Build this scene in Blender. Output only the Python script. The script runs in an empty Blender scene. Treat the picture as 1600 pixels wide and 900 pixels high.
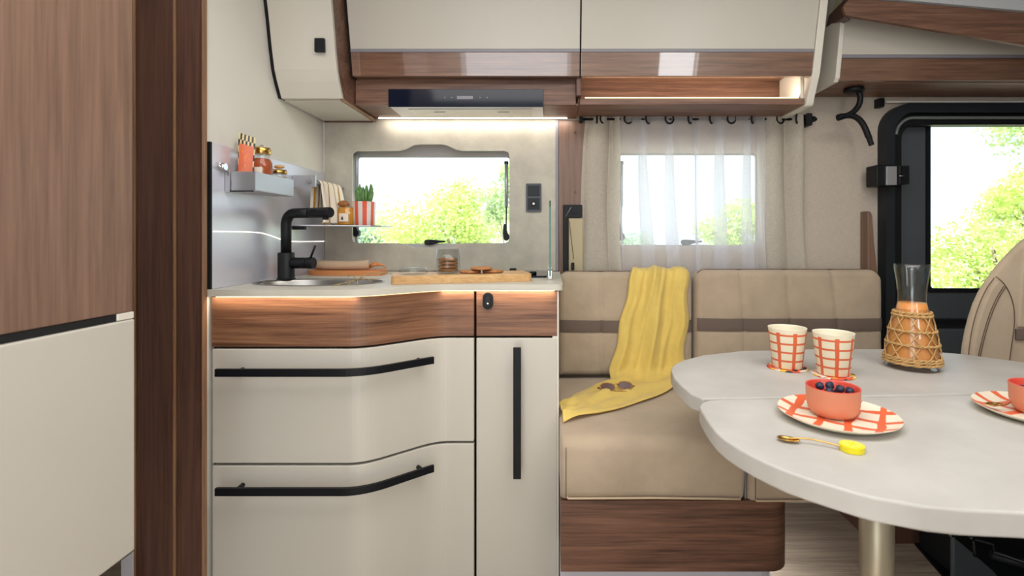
import bpy, bmesh, math, random
from mathutils import Vector, Matrix, noise
from mathutils.geometry import tessellate_polygon
PI = math.pi
sc = bpy.context.scene
C = sc.collection
random.seed(7)

# ------------------------------------------------------------------ camera
F = 780.0                      # focal length in pixels of the 1600 px wide frame
cam_d = bpy.data.cameras.new('camera'); cam = bpy.data.objects.new('camera', cam_d); C.objects.link(cam)
cam_d.sensor_width = 36; cam_d.lens = F*36/1600
cam.location = (0, 0, 1.05); cam.rotation_euler = (PI/2, 0, 0)
cam_d.shift_x = -60/1600; cam_d.shift_y = -82/1600
cam_d.clip_start = 0.02; cam_d.clip_end = 200
cam_d.dof.use_dof = True; cam_d.dof.focus_distance = 1.45; cam_d.dof.aperture_fstop = 4.0
sc.camera = cam
def X(px, Y): return (px-860)*Y/F
def Z(py, Y): return 1.05-(py-368)*Y/F
# ------------------------------------------------------------------ world, sun, exposure
sc.view_settings.view_transform = 'Standard'; sc.view_settings.look = 'None'
sc.view_settings.gamma = 1; sc.view_settings.use_curve_mapping = False
sc.view_settings.exposure = 0.0
w = bpy.data.worlds.new('sky'); sc.world = w; w.use_nodes = True
w.node_tree.nodes['Background'].inputs[0].default_value = (0.93, 0.97, 1.0, 1)
w.node_tree.nodes['Background'].inputs[1].default_value = 1.7
def light(name, kind, loc, rot, energy, color=(1,1,1), **kw):
    d = bpy.data.lights.new(name, kind); d.energy = energy; d.color = color
    for k, v in kw.items(): setattr(d, k, v)
    o = bpy.data.objects.new(name, d); C.objects.link(o); o.location = loc; o.rotation_euler = rot
    return o
light('sun', 'SUN', (0,-5,8), (math.radians(32), 0, math.radians(-20)), 12, (1,0.96,0.90), angle=0.02)
light('ceiling_softbox', 'AREA', (0.1,0.6,1.93), (0,0,0), 26, (1,0.985,0.965), shape='RECTANGLE', size=2.4, size_y=0.8)  # large unseen softbox added to brighten the room from above
light('front_fill_light', 'AREA', (-0.25,-0.44,1.15), (PI/2,0,0), 6.5, (0.98,0.99,1), shape='RECTANGLE', size=0.75, size_y=1.5)  # unseen fill light added behind the camera, shines in through the wall opening
light('added_reflection_light', 'AREA', (0.93,-0.44,1.42), (PI/2,0,0), 3, (0.97,0.99,1), shape='RECTANGLE', size=0.27, size_y=0.7)  # unseen lamp added behind an assumed window, gives the gloss band its reflection

# ------------------------------------------------------------------ materials
def lin(h):
    h = h.lstrip('#'); c = [int(h[i:i+2],16)/255 for i in (0,2,4)]
    return tuple((x/12.92 if x <= .04045 else ((x+.055)/1.055)**2.4) for x in c)+(1,)
MATS = {}
class NT:
    def __init__(s, m): s.t = m.node_tree; s.n = s.t.nodes; s.l = s.t.links
    def add(s, typ, **kw):
        n = s.n.new(typ)
        for k, v in kw.items():
            if k[0] == '_': n.inputs[k[1:]].default_value = v
            else: setattr(n, k, v)
        return n
    def link(s, a, b): s.l.new(a, b)
    def math(s, op, a, b=None, c=None):
        n = s.n.new('ShaderNodeMath'); n.operation = op
        for i, v in enumerate((a, b, c)):
            if v is None: continue
            if isinstance(v, (int, float)): n.inputs[i].default_value = v
            else: s.l.new(v, n.inputs[i])
        return n.outputs[0]
    def mix(s, fac, a, b):
        n = s.n.new('ShaderNodeMix'); n.data_type = 'RGBA'
        if isinstance(fac, (int, float)): n.inputs[0].default_value = fac
        else: s.l.new(fac, n.inputs[0])
        for i, v in ((6, a), (7, b)):
            if isinstance(v, tuple): n.inputs[i].default_value = v
            else: s.l.new(v, n.inputs[i])
        return n.outputs[2]
def base_mat(name):
    m = bpy.data.materials.new(name); m.use_nodes = True; MATS[name] = m
    return m, NT(m), m.node_tree.nodes['Principled BSDF']
def bump(t, b, h, dist=0.001, strength=0.5):
    n = t.add('ShaderNodeBump'); n.inputs['Distance'].default_value = dist; n.inputs['Strength'].default_value = strength
    t.link(h, n.inputs['Height']); t.link(n.outputs[0], b.inputs['Normal'])
def mat(name, col, rough=.5, metal=0, var=0.0, vscale=4, bscale=0, bdist=.0005, spec=.5, sheen=0, coat=0):
    m, t, b = base_mat(name)
    c = lin(col); b.inputs['Base Color'].default_value = c
    b.inputs['Roughness'].default_value = rough; b.inputs['Metallic'].default_value = metal
    b.inputs['Specular IOR Level'].default_value = spec
    b.inputs['Sheen Weight'].default_value = sheen; b.inputs['Coat Weight'].default_value = coat
    tc = t.add('ShaderNodeTexCoord')
    if var:
        n = t.add('ShaderNodeTexNoise', _Scale=vscale, _Detail=5.0, _Roughness=.6); t.link(tc.outputs['Object'], n.inputs['Vector'])
        r = t.add('ShaderNodeMapRange'); r.inputs['From Min'].default_value=.3; r.inputs['From Max'].default_value=.7
        t.link(n.outputs[0], r.inputs[0])
        d = tuple(x*(1-var) for x in c[:3])+(1,); l = tuple(min(1,x*(1+var)) for x in c[:3])+(1,)
        t.link(t.mix(r.outputs[0], d, l), b.inputs['Base Color'])
    if bscale:
        n = t.add('ShaderNodeTexNoise', _Scale=float(bscale), _Detail=3.0); t.link(tc.outputs['Object'], n.inputs['Vector'])
        bump(t, b, n.outputs[0], bdist)
    return m
def wood(name, dark, light_, axis='X', rough=.45, scale=1.0, coat=0, bd=.0003, contrast=.2, front=False):
    m, t, b = base_mat(name)
    tc = t.add('ShaderNodeTexCoord')
    def ns(along, across, det, dist=0.0):
        mp = t.add('ShaderNodeMapping'); t.link(tc.outputs['Object'], mp.inputs[0])
        if axis == 'X': v = (along, along if front else across, across)
        elif axis == 'Y': v = (across, along, across)
        else: v = (across, across, along)
        mp.inputs['Scale'].default_value = tuple(q*scale for q in v)
        n = t.add('ShaderNodeTexNoise', _Scale=1.0, _Detail=det, _Roughness=.6, _Distortion=dist); t.link(mp.outputs[0], n.inputs[0]); return n.outputs[0]
    n1 = ns(2.0, 34, 5.0, 1.1); nm = ns(4.0, 130, 4.0, .4); n2 = ns(10, 400, 3.0)
    f = t.math('ADD', t.math('ADD', t.math('MULTIPLY', n1, .42), t.math('MULTIPLY', nm, .36)), t.math('MULTIPLY', n2, .22))
    r = t.add('ShaderNodeMapRange'); r.inputs['From Min'].default_value=.5-contrast*.62; r.inputs['From Max'].default_value=.5+contrast*.62
    t.link(f, r.inputs[0])
    t.link(t.mix(r.outputs[0], lin(dark), lin(light_)), b.inputs['Base Color'])
    b.inputs['Roughness'].default_value = rough; b.inputs['Coat Weight'].default_value = coat
    b.inputs['Coat Roughness'].default_value = .03; b.inputs['Coat IOR'].default_value = 1.85
    bump(t, b, nm, bd)
    return m
def weave(name, a, b_, scale=500, rough=.9, trans=0, alpha=1.0):
    m, t, b = base_mat(name)
    tc = t.add('ShaderNodeTexCoord'); sx = t.add('ShaderNodeSeparateXYZ'); t.link(tc.outputs['Object'], sx.inputs[0])
    n = t.add('ShaderNodeTexNoise', _Scale=1.0, _Detail=3.0); mp = t.add('ShaderNodeMapping'); mp.inputs['Scale'].default_value=(scale*.05,scale*.05,scale)
    t.link(tc.outputs['Object'], mp.inputs[0]); t.link(mp.outputs[0], n.inputs[0])
    n2 = t.add('ShaderNodeTexNoise', _Scale=1.0, _Detail=3.0); mp2 = t.add('ShaderNodeMapping'); mp2.inputs['Scale'].default_value=(scale,scale*.3,scale*.05)
    t.link(tc.outputs['Object'], mp2.inputs[0]); t.link(mp2.outputs[0], n2.inputs[0])
    f = t.math('MULTIPLY', t.math('ADD', n.outputs[0], n2.outputs[0]), .5)
    r = t.add('ShaderNodeMapRange'); r.inputs['From Min'].default_value=.36; r.inputs['From Max'].default_value=.64; t.link(f, r.inputs[0])
    col = t.mix(r.outputs[0], lin(a), lin(b_)); t.link(col, b.inputs['Base Color'])
    b.inputs['Roughness'].default_value = rough; b.inputs['Specular IOR Level'].default_value=.2
    bump(t, b, f, .0006)
    out = t.n['Material Output']; sh = b.outputs[0]
    if trans:
        tr = t.add('ShaderNodeBsdfTranslucent'); t.link(col, tr.inputs[0])
        mx = t.add('ShaderNodeMixShader'); mx.inputs[0].default_value = trans; t.link(sh, mx.inputs[1]); t.link(tr.outputs[0], mx.inputs[2]); sh = mx.outputs[0]
    if alpha < 1:
        tp = t.add('ShaderNodeBsdfTransparent'); mx = t.add('ShaderNodeMixShader')
        lw = t.add('ShaderNodeLayerWeight'); lw.inputs[0].default_value=.5
        af = t.math('SUBTRACT', 1, t.math('POWER', 1-alpha, t.math('DIVIDE', 1, t.math('MAXIMUM', t.math('SUBTRACT', 1, lw.outputs['Facing']), .08))))
        t.link(af, mx.inputs[0]); t.link(tp.outputs[0], mx.inputs[1]); t.link(sh, mx.inputs[2]); sh = mx.outputs[0]
    t.link(sh, out.inputs[0])
    return m
def emit(name, col, s):
    m, t, b = base_mat(name); b.inputs['Base Color'].default_value = lin(col)
    b.inputs['Emission Color'].default_value = lin(col); b.inputs['Emission Strength'].default_value = s
    return m
def thin_glass(name, tint='#ffffff', refl=.08, rough=0.0):
    m, t, b = base_mat(name)
    tp = t.add('ShaderNodeBsdfTransparent'); tp.inputs[0].default_value = lin(tint)
    gl = t.add('ShaderNodeBsdfGlossy'); gl.inputs['Roughness'].default_value = rough
    lw = t.add('ShaderNodeLayerWeight'); lw.inputs[0].default_value = .5
    f = t.math('ADD', t.math('MULTIPLY', t.math('POWER', lw.outputs['Facing'], 5), .75), refl*.4)
    mx = t.add('ShaderNodeMixShader'); t.link(f, mx.inputs[0]); t.link(tp.outputs[0], mx.inputs[1]); t.link(gl.outputs[0], mx.inputs[2])
    t.link(mx.outputs[0], t.n['Material Output'].inputs[0])
    return m
def stripes_fac(t, v, k, w_, phase=0.0):     # 1 inside a band of relative width w_
    fr = t.math('FRACT', t.math('ADD', t.math('MULTIPLY', v, k), phase))
    return t.math('LESS_THAN', t.math('ABSOLUTE', t.math('SUBTRACT', fr, .5)), w_*.5)

cream = mat('cream_lacquer', '#cec9be', .32, var=.015, vscale=3)
cream_d = mat('cream_satin_front', '#c4bfb4', .30, var=.015, vscale=2)
cream_edge = mat('cream_edge', '#dcd7cb', .4)
wallp = mat('smooth_wall_panel', '#e4e1d9', .6, var=.012)
ceilm = mat('ceiling_panel', '#d2cec6', .6)
walnut_x = wood('walnut_along', '#4d3226', '#8c6652', 'X')
walnut_f = wood('walnut_front', '#4f3122', '#93684c', 'X', front=True)
walnut_gloss = wood('walnut_gloss', '#553a2e', '#8d6853', 'X', rough=.3, coat=1, front=True)
walnut_z = wood('walnut_upright', '#634a3d', '#8b6d5c', 'Z', rough=.4, contrast=.26)
walnut_dz = wood('walnut_dark_upright', '#452e26', '#6e4c3e', 'Z', rough=.45, contrast=.24)
walnut_lip = wood('walnut_lip', '#71503a', '#9c7655', 'Z', rough=.4)
walnut_red = wood('walnut_bench', '#452c21', '#835c48', 'X', rough=.42, front=True)
oakfloor = wood('grey_oak_floor', '#85776a', '#c0b2a0', 'X', rough=.5, scale=.9)
board_wood = wood('beech_board', '#b98a52', '#d9b27c', 'X', rough=.5, scale=1.3)
board_end = wood('board_rim', '#b07a3c', '#cf9c60', 'X', rough=.5)
black = mat('matt_black', '#0f1114', .5, spec=.3, bscale=900, bdist=.0001)
black_s = mat('black_satin_handle', '#0d0f14', .45, spec=.25)
blackp = mat('black_trim_plastic', '#1d2126', .5, spec=.35, var=.08, bscale=700, bdist=.0002)
charc = mat('charcoal_door_trim', '#484d52', .6, var=.06, bscale=500, bdist=.0003)
gap = mat('dark_gap', '#0d0c0c', .9)
grey = mat('grey_edge_strip', '#86848c', .35)
alu = mat('brushed_aluminium', '#dcdde8', .30, metal=.42)
_t = NT(alu); _b = alu.node_tree.nodes['Principled BSDF']
_tc = _t.add('ShaderNodeTexCoord'); _mp = _t.add('ShaderNodeMapping'); _mp.inputs['Scale'].default_value=(3,3,900)
_t.link(_tc.outputs['Object'], _mp.inputs[0]); _n = _t.add('ShaderNodeTexNoise', _Scale=1.0, _Detail=2.0); _t.link(_mp.outputs[0], _n.inputs[0])
bump(_t, _b, _n.outputs[0], .00015)
alu2 = mat('rack_aluminium', '#b2b3b8', .35, metal=.6)
steel = mat('sink_steel', '#a8a49e', .3, metal=.9)
chrome = mat('chrome', '#d8d8d8', .1, metal=1)
gold = mat('brass', '#cda55c', .25, metal=1)
champ = mat('champagne_leg', '#b4ab96', .38, metal=.6)
concrete = mat('stone_splashback', '#bab4a6', .55, var=.16, vscale=11)
tabletop = mat('stone_tabletop', '#bab6b0', .5, var=.10, vscale=7)
worktopm = mat('worktop_laminate', '#c6c1b4', .45, var=.04, vscale=8)
fabricwall = weave('woven_wall_covering', '#b3a799', '#c9beb0', 800)
suede = mat('beige_suede', '#b2a08a', .85, var=.10, vscale=8, bscale=260, bdist=.0004, spec=.25, sheen=.25)
suede_l = mat('beige_suede_piping', '#c4ae90', .8)
band = mat('brown_fabric_band', '#6b5c53', .85, bscale=600, bdist=.0003)
stitch = mat('brown_stitching', '#5e4a3a', .8)
linen = weave('linen_curtain', '#cbc3b5', '#e6dfd3', 1300, trans=.45)
sheer = weave('sheer_curtain', '#e6e6ea', '#f6f6fa', 1500, trans=.5, alpha=.40)
yellow = mat('yellow_gauze', '#f3d877', .75, var=.06, vscale=30, bscale=500, bdist=.0004, sheen=.3)
_t = NT(yellow); _b = yellow.node_tree.nodes['Principled BSDF']; _tr = _t.add('ShaderNodeBsdfTranslucent'); _tr.inputs[0].default_value = lin('#f6da78')
_mx = _t.add('ShaderNodeMixShader'); _mx.inputs[0].default_value=.25; _t.link(_b.outputs[0], _mx.inputs[1]); _t.link(_tr.outputs[0], _mx.inputs[2]); _t.link(_mx.outputs[0], _t.n['Material Output'].inputs[0])
led = emit('led_strip', '#fff0dc', 5)
led_w = emit('led_strip_warm', '#ffd9a6', 2.2)
pane_m = thin_glass('window_glass', '#f4fbff', .05)
glass = thin_glass('clear_glass', '#f4f6f6', .12)
glass_g = thin_glass('green_edge_glass', '#9fd0bb', .15)
glass_edge = mat('green_glass_edge', '#2f6b55', .15)
blackglass = mat('black_glass', '#121a2c', .08, spec=.3)
coral = mat('coral_ceramic', '#d68b6b', .45, var=.02)
coral_in = mat('coral_glaze_inside', '#d8503f', .3)
berry = mat('blueberry_skin', '#242b42', .5, var=.3, vscale=60)
lemon = mat('lemon_enamel', '#ecdc1c', .35)
lemon_l = mat('lemon_pith', '#f2ea66', .4)
rattan = mat('rattan', '#c19a62', .7, var=.2, vscale=90)
juice = mat('orange_juice', '#ffa85e', .25, var=.05)
_b = juice.node_tree.nodes['Principled BSDF']; _b.inputs['Subsurface Weight'].default_value=.35; _b.inputs['Subsurface Radius'].default_value=(.03,.012,.004); _b.inputs['Subsurface Scale'].default_value=.5
cookie = mat('cookie', '#b07a4a', .85, var=.25, vscale=70, bscale=150, bdist=.002)
terrac = mat('tan_leather', '#c9834e', .6, var=.05)
cloth_b = mat('beige_napkin', '#c3a78b', .9, bscale=400, bdist=.0006)
spice = mat('paprika', '#b4562a', .8, var=.15, vscale=80)
honey = mat('honey', '#e0992c', .2)
label_m = mat('paper_label', '#e9dfcf', .7)
dark_print = mat('dark_print', '#3c332e', .7)
green = mat('succulent_green', '#5f8a4c', .5, var=.3, vscale=60)
soil = mat('dark_soil', '#3a2c22', .9)
twigm = mat('dried_twig', '#a08a5c', .8)
lens_m = mat('brown_gradient_lens', '#5e3a34', .08, coat=1)
plint = mat('light_plinth', '#c4c2ca', .4)
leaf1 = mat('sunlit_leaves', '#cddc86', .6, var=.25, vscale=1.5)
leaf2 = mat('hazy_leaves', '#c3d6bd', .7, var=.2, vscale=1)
leaf3 = mat('tree_leaves', '#c4d896', .6, var=.25, vscale=2)
for _m in (leaf1, leaf2, leaf3):
    _t = NT(_m); _b = _m.node_tree.nodes['Principled BSDF']; _tr = _t.add('ShaderNodeBsdfTranslucent'); _tr.inputs[0].default_value = _b.inputs['Base Color'].default_value
    _mx = _t.add('ShaderNodeMixShader'); _mx.inputs[0].default_value=.35; _t.link(_b.outputs[0], _mx.inputs[1]); _t.link(_tr.outputs[0], _mx.inputs[2]); _t.link(_mx.outputs[0], _t.n['Material Output'].inputs[0])
bark = mat('bark', '#8a7a66', .9, var=.2)
grassm = mat('gravel_ground', '#b9b3a2', .9, var=.2, vscale=2)

def plaid_uv(name, cu, cv, wu, wv, a='#ece2c6', b_='#e06a42', vmax=.93):
    m, t, b = base_mat(name); uv = t.add('ShaderNodeUVMap'); s = t.add('ShaderNodeSeparateXYZ'); t.link(uv.outputs[0], s.inputs[0])
    tc = t.add('ShaderNodeTexCoord'); n = t.add('ShaderNodeTexNoise', _Scale=25.0, _Detail=1.0); t.link(tc.outputs['Object'], n.inputs[0])
    d = t.math('MULTIPLY', t.math('SUBTRACT', n.outputs[0], .5), .015)
    f1 = stripes_fac(t, t.math('ADD', s.outputs[0], d), cu, wu); f2 = stripes_fac(t, t.math('ADD', s.outputs[1], d), cv, wv, .5-.0)
    f = t.math('MAXIMUM', f1, f2); f = t.math('MULTIPLY', f, t.math('LESS_THAN', s.outputs[1], vmax))
    f = t.math('MULTIPLY', f, t.math('GREATER_THAN', s.outputs[1], 0.0))
    t.link(t.mix(f, lin(a), lin(b_)), b.inputs['Base Color']); b.inputs['Roughness'].default_value=.4
    return m
cup_m = plaid_uv('cup_check_print', 7, 4.6, .24, .22)
def plaid_xy(name, ang, k, w1, w2, a='#ece2cc', b_='#e2673f'):
    m, t, b = base_mat(name); tc = t.add('ShaderNodeTexCoord'); mp = t.add('ShaderNodeMapping'); mp.inputs['Rotation'].default_value=(0,0,ang)
    t.link(tc.outputs['Object'], mp.inputs[0])
    n = t.add('ShaderNodeTexNoise', _Scale=16.0, _Detail=1.0); t.link(tc.outputs['Object'], n.inputs[0])
    d = t.math('MULTIPLY', t.math('SUBTRACT', n.outputs[0], .5), .02)
    s = t.add('ShaderNodeSeparateXYZ'); t.link(mp.outputs[0], s.inputs[0])
    f = t.math('MAXIMUM', stripes_fac(t, t.math('ADD', s.outputs[0], d), k, w1), stripes_fac(t, t.math('ADD', s.outputs[1], d), k, w2, .2))
    t.link(t.mix(f, lin(a), lin(b_)), b.inputs['Base Color']); b.inputs['Roughness'].default_value=.35
    return m
plate_m = plaid_xy('plate_check_print', math.radians(38), 22, .27, .27)
def stripe_uv(name, k, w_, a, b_, axis=0, rough=.6):
    m, t, b = base_mat(name); uv = t.add('ShaderNodeUVMap'); s = t.add('ShaderNodeSeparateXYZ'); t.link(uv.outputs[0], s.inputs[0])
    t.link(t.mix(stripes_fac(t, s.outputs[axis], k, w_), lin(a), lin(b_)), b.inputs['Base Color']); b.inputs['Roughness'].default_value=rough
    return m
pot_m = stripe_uv('striped_pot', 8, .5, '#d9d3cc', '#d9583e')
towel_m = stripe_uv('striped_towel', 4.2, .2, '#e9e0d0', '#b98531', 0, .9)
def confetti(name):
    m, t, b = base_mat(name); tc = t.add('ShaderNodeTexCoord')
    v = t.add('ShaderNodeTexVoronoi', _Scale=75.0); t.link(tc.outputs['Object'], v.inputs[0])
    s = t.add('ShaderNodeSeparateColor'); t.link(v.outputs['Color'], s.inputs[0])
    c1 = t.mix(t.math('GREATER_THAN', s.outputs[0], .45), lin('#e9ddc8'), lin('#d9573a'))
    c2 = t.mix(t.math('GREATER_THAN', s.outputs[1], .8), c1, lin('#e8b93a'))
    c3 = t.mix(t.math('GREATER_THAN', s.outputs[2], .85), c2, lin('#23262e'))
    t.link(c3, b.inputs['Base Color']); b.inputs['Roughness'].default_value=.6
    return m
coaster_m = confetti('patterned_coaster')
def pouch_mat():
    m, t, b = base_mat('printed_pouch'); uv = t.add('ShaderNodeUVMap'); s = t.add('ShaderNodeSeparateXYZ'); t.link(uv.outputs[0], s.inputs[0])
    ch = t.add('ShaderNodeTexChecker', _Scale=9.0); ch.inputs[1].default_value = lin('#2c2a26'); ch.inputs[2].default_value = lin('#d8c490'); t.link(uv.outputs[0], ch.inputs[0])
    n = t.add('ShaderNodeTexVoronoi', _Scale=9.0); t.link(uv.outputs[0], n.inputs[0])
    body = t.mix(t.math('LESS_THAN', n.outputs[0], .25), lin('#df6f4a'), lin('#e9a23a'))
    body = t.mix(t.math('MULTIPLY', t.math('LESS_THAN', s.outputs[1], .3), t.math('LESS_THAN', s.outputs[0], .45)), body, lin('#b93a2c'))
    edge = t.math('MAXIMUM', t.math('GREATER_THAN', s.outputs[1], .82), t.math('GREATER_THAN', t.math('ABSOLUTE', t.math('SUBTRACT', s.outputs[0], .5)), .44))
    t.link(t.mix(edge, body, ch.outputs[0]), b.inputs['Base Color']); b.inputs['Roughness'].default_value=.35
    return m
pouch_m = pouch_mat()

# ------------------------------------------------------------------ mesh helpers
OFF = {}
def thing(name, label, cat, loc, group=None):
    o = bpy.data.objects.new(name, None); C.objects.link(o); o.location = loc; o.empty_display_size = .05
    o['label'] = label; o['category'] = cat
    if group: o['group'] = group
    OFF[o.name] = Vector(loc); return o
def tag(o, label, cat, group=None):
    o['label'] = label; o['category'] = cat
    if group: o['group'] = group
    return o
def struct(o): o['kind'] = 'structure'; return o
class G:
    def __init__(s): s.v = []; s.f = []; s.uv = {}; s.sm = []
    def add(s, vs, fs, uvs=None, smooth=False):
        b = len(s.v); s.v += [Vector(v) for v in vs]
        for i, f in enumerate(fs):
            s.f.append([b+j for j in f]); s.sm.append(smooth)
            if uvs: s.uv[len(s.f)-1] = uvs[i]
        return s
    def box(s, x0,x1,y0,y1,z0,z1):
        v = [(x,y,z) for x in (x0,x1) for y in (y0,y1) for z in (z0,z1)]
        return s.add(v, [(0,1,3,2),(4,6,7,5),(0,4,5,1),(2,3,7,6),(0,2,6,4),(1,5,7,3)])
    def poly(s, outer, holes, a0, a1, plane='XZ'):
        # plane XZ: depth along Y ; XY: along Z ; YZ: along X
        def mk(p, a):
            return {'XZ':(p[0],a,p[1]),'XY':(p[0],p[1],a),'YZ':(a,p[0],p[1])}[plane]
        loops = [list(outer)]+[list(h) for h in holes]
        tri = tessellate_polygon([[Vector((p[0],p[1],0)) for p in l] for l in loops])
        flat = [p for l in loops for p in l]; n = len(flat)
        vs = [mk(p,a0) for p in flat]+[mk(p,a1) for p in flat]
        fs = [tuple(t) for t in tri]+[tuple(i+n for i in reversed(t)) for t in tri]
        b = 0
        for l in loops:
            m = len(l)
            for i in range(m):
                j = (i+1) % m; fs.append((b+i, b+j, b+j+n, b+i+n))
            b += m
        return s.add(vs, fs)
    def tube(s, pts, r, seg=10, cap=True, closed=False):
        pts = [Vector(p) for p in pts]; n = len(pts)
        rs = r if isinstance(r, (list,tuple)) else [r]*n
        vs = []; fs = []; up = None
        for i, p in enumerate(pts):
            if closed: d = pts[(i+1)%n]-pts[i-1]
            else: d = pts[min(i+1,n-1)]-pts[max(i-1,0)]
            d.normalize()
            if up is None:
                up = Vector((0,0,1)) if abs(d.z) < .9 else Vector((1,0,0))
            a = d.cross(up); 
            if a.length < 1e-5: a = d.cross(Vector((0,1,0)))
            a.normalize(); b = a.cross(d); up = b
            for k in range(seg):
                t = 2*PI*k/seg; vs.append(p+(a*math.cos(t)+b*math.sin(t))*rs[i])
        m = n if closed else n-1
        for i in range(m):
            for k in range(seg):
                k2 = (k+1)%seg; i2 = (i+1)%n
                fs.append((i*seg+k, i*seg+k2, i2*seg+k2, i2*seg+k))
        s.add(vs, fs, smooth=True)
        if cap and not closed:
            b = len(s.v)-len(vs)
            s.f.append([b+k for k in range(seg)][::-1]); s.sm.append(False)
            s.f.append([b+(n-1)*seg+k for k in range(seg)]); s.sm.append(False)
        return s
    def lathe(s, prof, c=(0,0,0), seg=40, cap0=True, cap1=False, sx=1, sy=1):
        cx,cy,cz = c; vs = []; fs = []; uv = []
        n = len(prof); L = [0]
        for i in range(1,n): L.append(L[-1]+math.dist(prof[i],prof[i-1]))
        for r,z in prof:
            for k in range(seg):
                t = 2*PI*k/seg; vs.append((cx+r*math.cos(t)*sx, cy+r*math.sin(t)*sy, cz+z))
        for i in range(n-1):
            for k in range(seg):
                k2=(k+1)%seg; fs.append((i*seg+k,i*seg+k2,(i+1)*seg+k2,(i+1)*seg+k))
                u0,u1 = k/seg,(k+1)/seg; v0,v1 = L[i]/L[-1],L[i+1]/L[-1]
                uv.append([(u0,v0),(u1,v0),(u1,v1),(u0,v1)])
        s.add(vs, fs, uv, smooth=True); b = len(s.v)-len(vs)
        if cap0: s.f.append([b+k for k in range(seg)][::-1]); s.sm.append(False)
        if cap1: s.f.append([b+(n-1)*seg+k for k in range(seg)]); s.sm.append(False)
        return s
    def grid(s, fn, nu, nv, smooth=True):
        vs = [fn(i/nu, j/nv) for j in range(nv+1) for i in range(nu+1)]; fs=[]; uv=[]
        for j in range(nv):
            for i in range(nu):
                a=j*(nu+1)+i; fs.append((a,a+1,a+nu+2,a+nu+1))
                uv.append([(i/nu,j/nv),((i+1)/nu,j/nv),((i+1)/nu,(j+1)/nv),(i/nu,(j+1)/nv)])
        return s.add(vs, fs, uv, smooth)
    def ball(s, c, r, seg=14, rings=9, sx=1, sy=1, sz=1):
        prof = [(r*math.sin(PI*i/rings)+1e-6, -r*math.cos(PI*i/rings)*sz) for i in range(rings+1)]
        return s.lathe(prof, c, seg, cap0=False, sx=sx, sy=sy)
    def obj(s, name, m, parent=None, loc=None, bevel=0, bseg=2, solid=0, fix=True, subd=0):
        off = OFF.get(parent.name, Vector()) if parent else Vector(loc or (0,0,0))
        me = bpy.data.meshes.new(name); me.from_pydata([v-off for v in s.v], [], s.f)
        if s.uv:
            ul = me.uv_layers.new(name='UVMap')
            for pi, uvs in s.uv.items():
                p = me.polygons[pi]
                for k, li in enumerate(p.loop_indices): ul.data[li].uv = uvs[k]
        me.polygons.foreach_set('use_smooth', s.sm)
        if fix:
            bm = bmesh.new(); bm.from_mesh(me); bmesh.ops.recalc_face_normals(bm, faces=bm.faces); bm.to_mesh(me); bm.free()
        me.materials.append(m)
        o = bpy.data.objects.new(name, me); C.objects.link(o)
        if parent: o.parent = parent; OFF[o.name] = off
        else: o.location = off; OFF[o.name] = off
        if bevel:
            md = o.modifiers.new('bevel','BEVEL'); md.width = bevel; md.segments = bseg; md.limit_method='ANGLE'; md.angle_limit=math.radians(40)
            if bseg > 2:
                for p in me.polygons: p.use_smooth = True
                md.harden_normals = True
        if solid:
            md = o.modifiers.new('solid','SOLIDIFY'); md.thickness = solid; md.offset = 0
        if subd:
            md = o.modifiers.new('sub','SUBSURF'); md.levels = subd; md.render_levels = subd
        return o
def box(name, x0,x1,y0,y1,z0,z1, m, parent=None, bevel=.0015, bseg=2, loc=None):
    if parent is None and loc is None: loc = ((x0+x1)/2,(y0+y1)/2,z0)
    return G().box(x0,x1,y0,y1,z0,z1).obj(name, m, parent, loc, bevel, bseg)
def arc(cx, cz, r, a0, a1, n=6):
    return [(cx+r*math.cos(math.radians(a0+(a1-a0)*i/n)), cz+r*math.sin(math.radians(a0+(a1-a0)*i/n))) for i in range(n+1)]
def rrect(x0,x1,z0,z1,r,n=6):
    return arc(x1-r,z0+r,r,-90,0,n)+arc(x1-r,z1-r,r,0,90,n)+arc(x0+r,z1-r,r,90,180,n)+arc(x0+r,z0+r,r,180,270,n)
def smoothp(pts, it=2, closed=True):
    for _ in range(it):
        q = []; n = len(pts); rng = range(n) if closed else range(n-1)
        if not closed: q.append(pts[0])
        for i in rng:
            a, b = pts[i], pts[(i+1)%n]
            q.append(tuple(a[k]*.75+b[k]*.25 for k in range(len(a)))); q.append(tuple(a[k]*.25+b[k]*.75 for k in range(len(a))))
        if not closed: q.append(pts[-1])
        pts = q
    return pts
def copy_tree(o, parent=None):
    c = o.copy(); C.objects.link(c)
    if parent: c.parent = parent
    for ch in list(o.children): copy_tree(ch, c)
    return c

YW = 1.96      # inner face of the long side wall
# ================================================================== SETTING
fl = struct(box('floor', -1.9, 2.75, -.6, 2.0, -.06, -.008, gap, bevel=0))
k = 0
for i in range(13):
    y0 = -.6+i*.2
    x = -1.9-[0,.55,.9,.3][i%4]
    while x < 2.75:
        x1 = min(x+1.25, 2.75); xa = max(x,-1.9)
        if x1 > xa+.02:
            G().box(xa+.0008, x1-.0008, y0+.0008, y0+.1992, -.008, 0).obj('plank', oakfloor, fl, bevel=.0006, bseg=1)
        x += 1.25
def pxpoly(pts, Y): return [(X(a,Y), Z(b,Y)) for a,b in pts]
w1 = [(550,246),(551,240),(556,236),(625,235.5),(634,233),(647,226.5),(655,225.5),(690,225.5),(698,227),(712,233.5),(722,235.5),(788,235.5),(794,238),(796,244),
      (796,372),(794,378),(788,380),(724,380),(716,382),(706,386),(700,387),(648,387),(641,385),(630,381),(622,380),(557,380),(552,378),(550,372)]
YS = 1.95
w1h = pxpoly(w1, YS)
wallhole1 = rrect(X(546,YS), X(800,YS), Z(391,YS), Z(221,YS), .015)
wallhole2 = rrect(X(967,YW), X(1190,YW), Z(384,YW), Z(237,YW), .02)
XD0 = X(1384,1.93)
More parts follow.
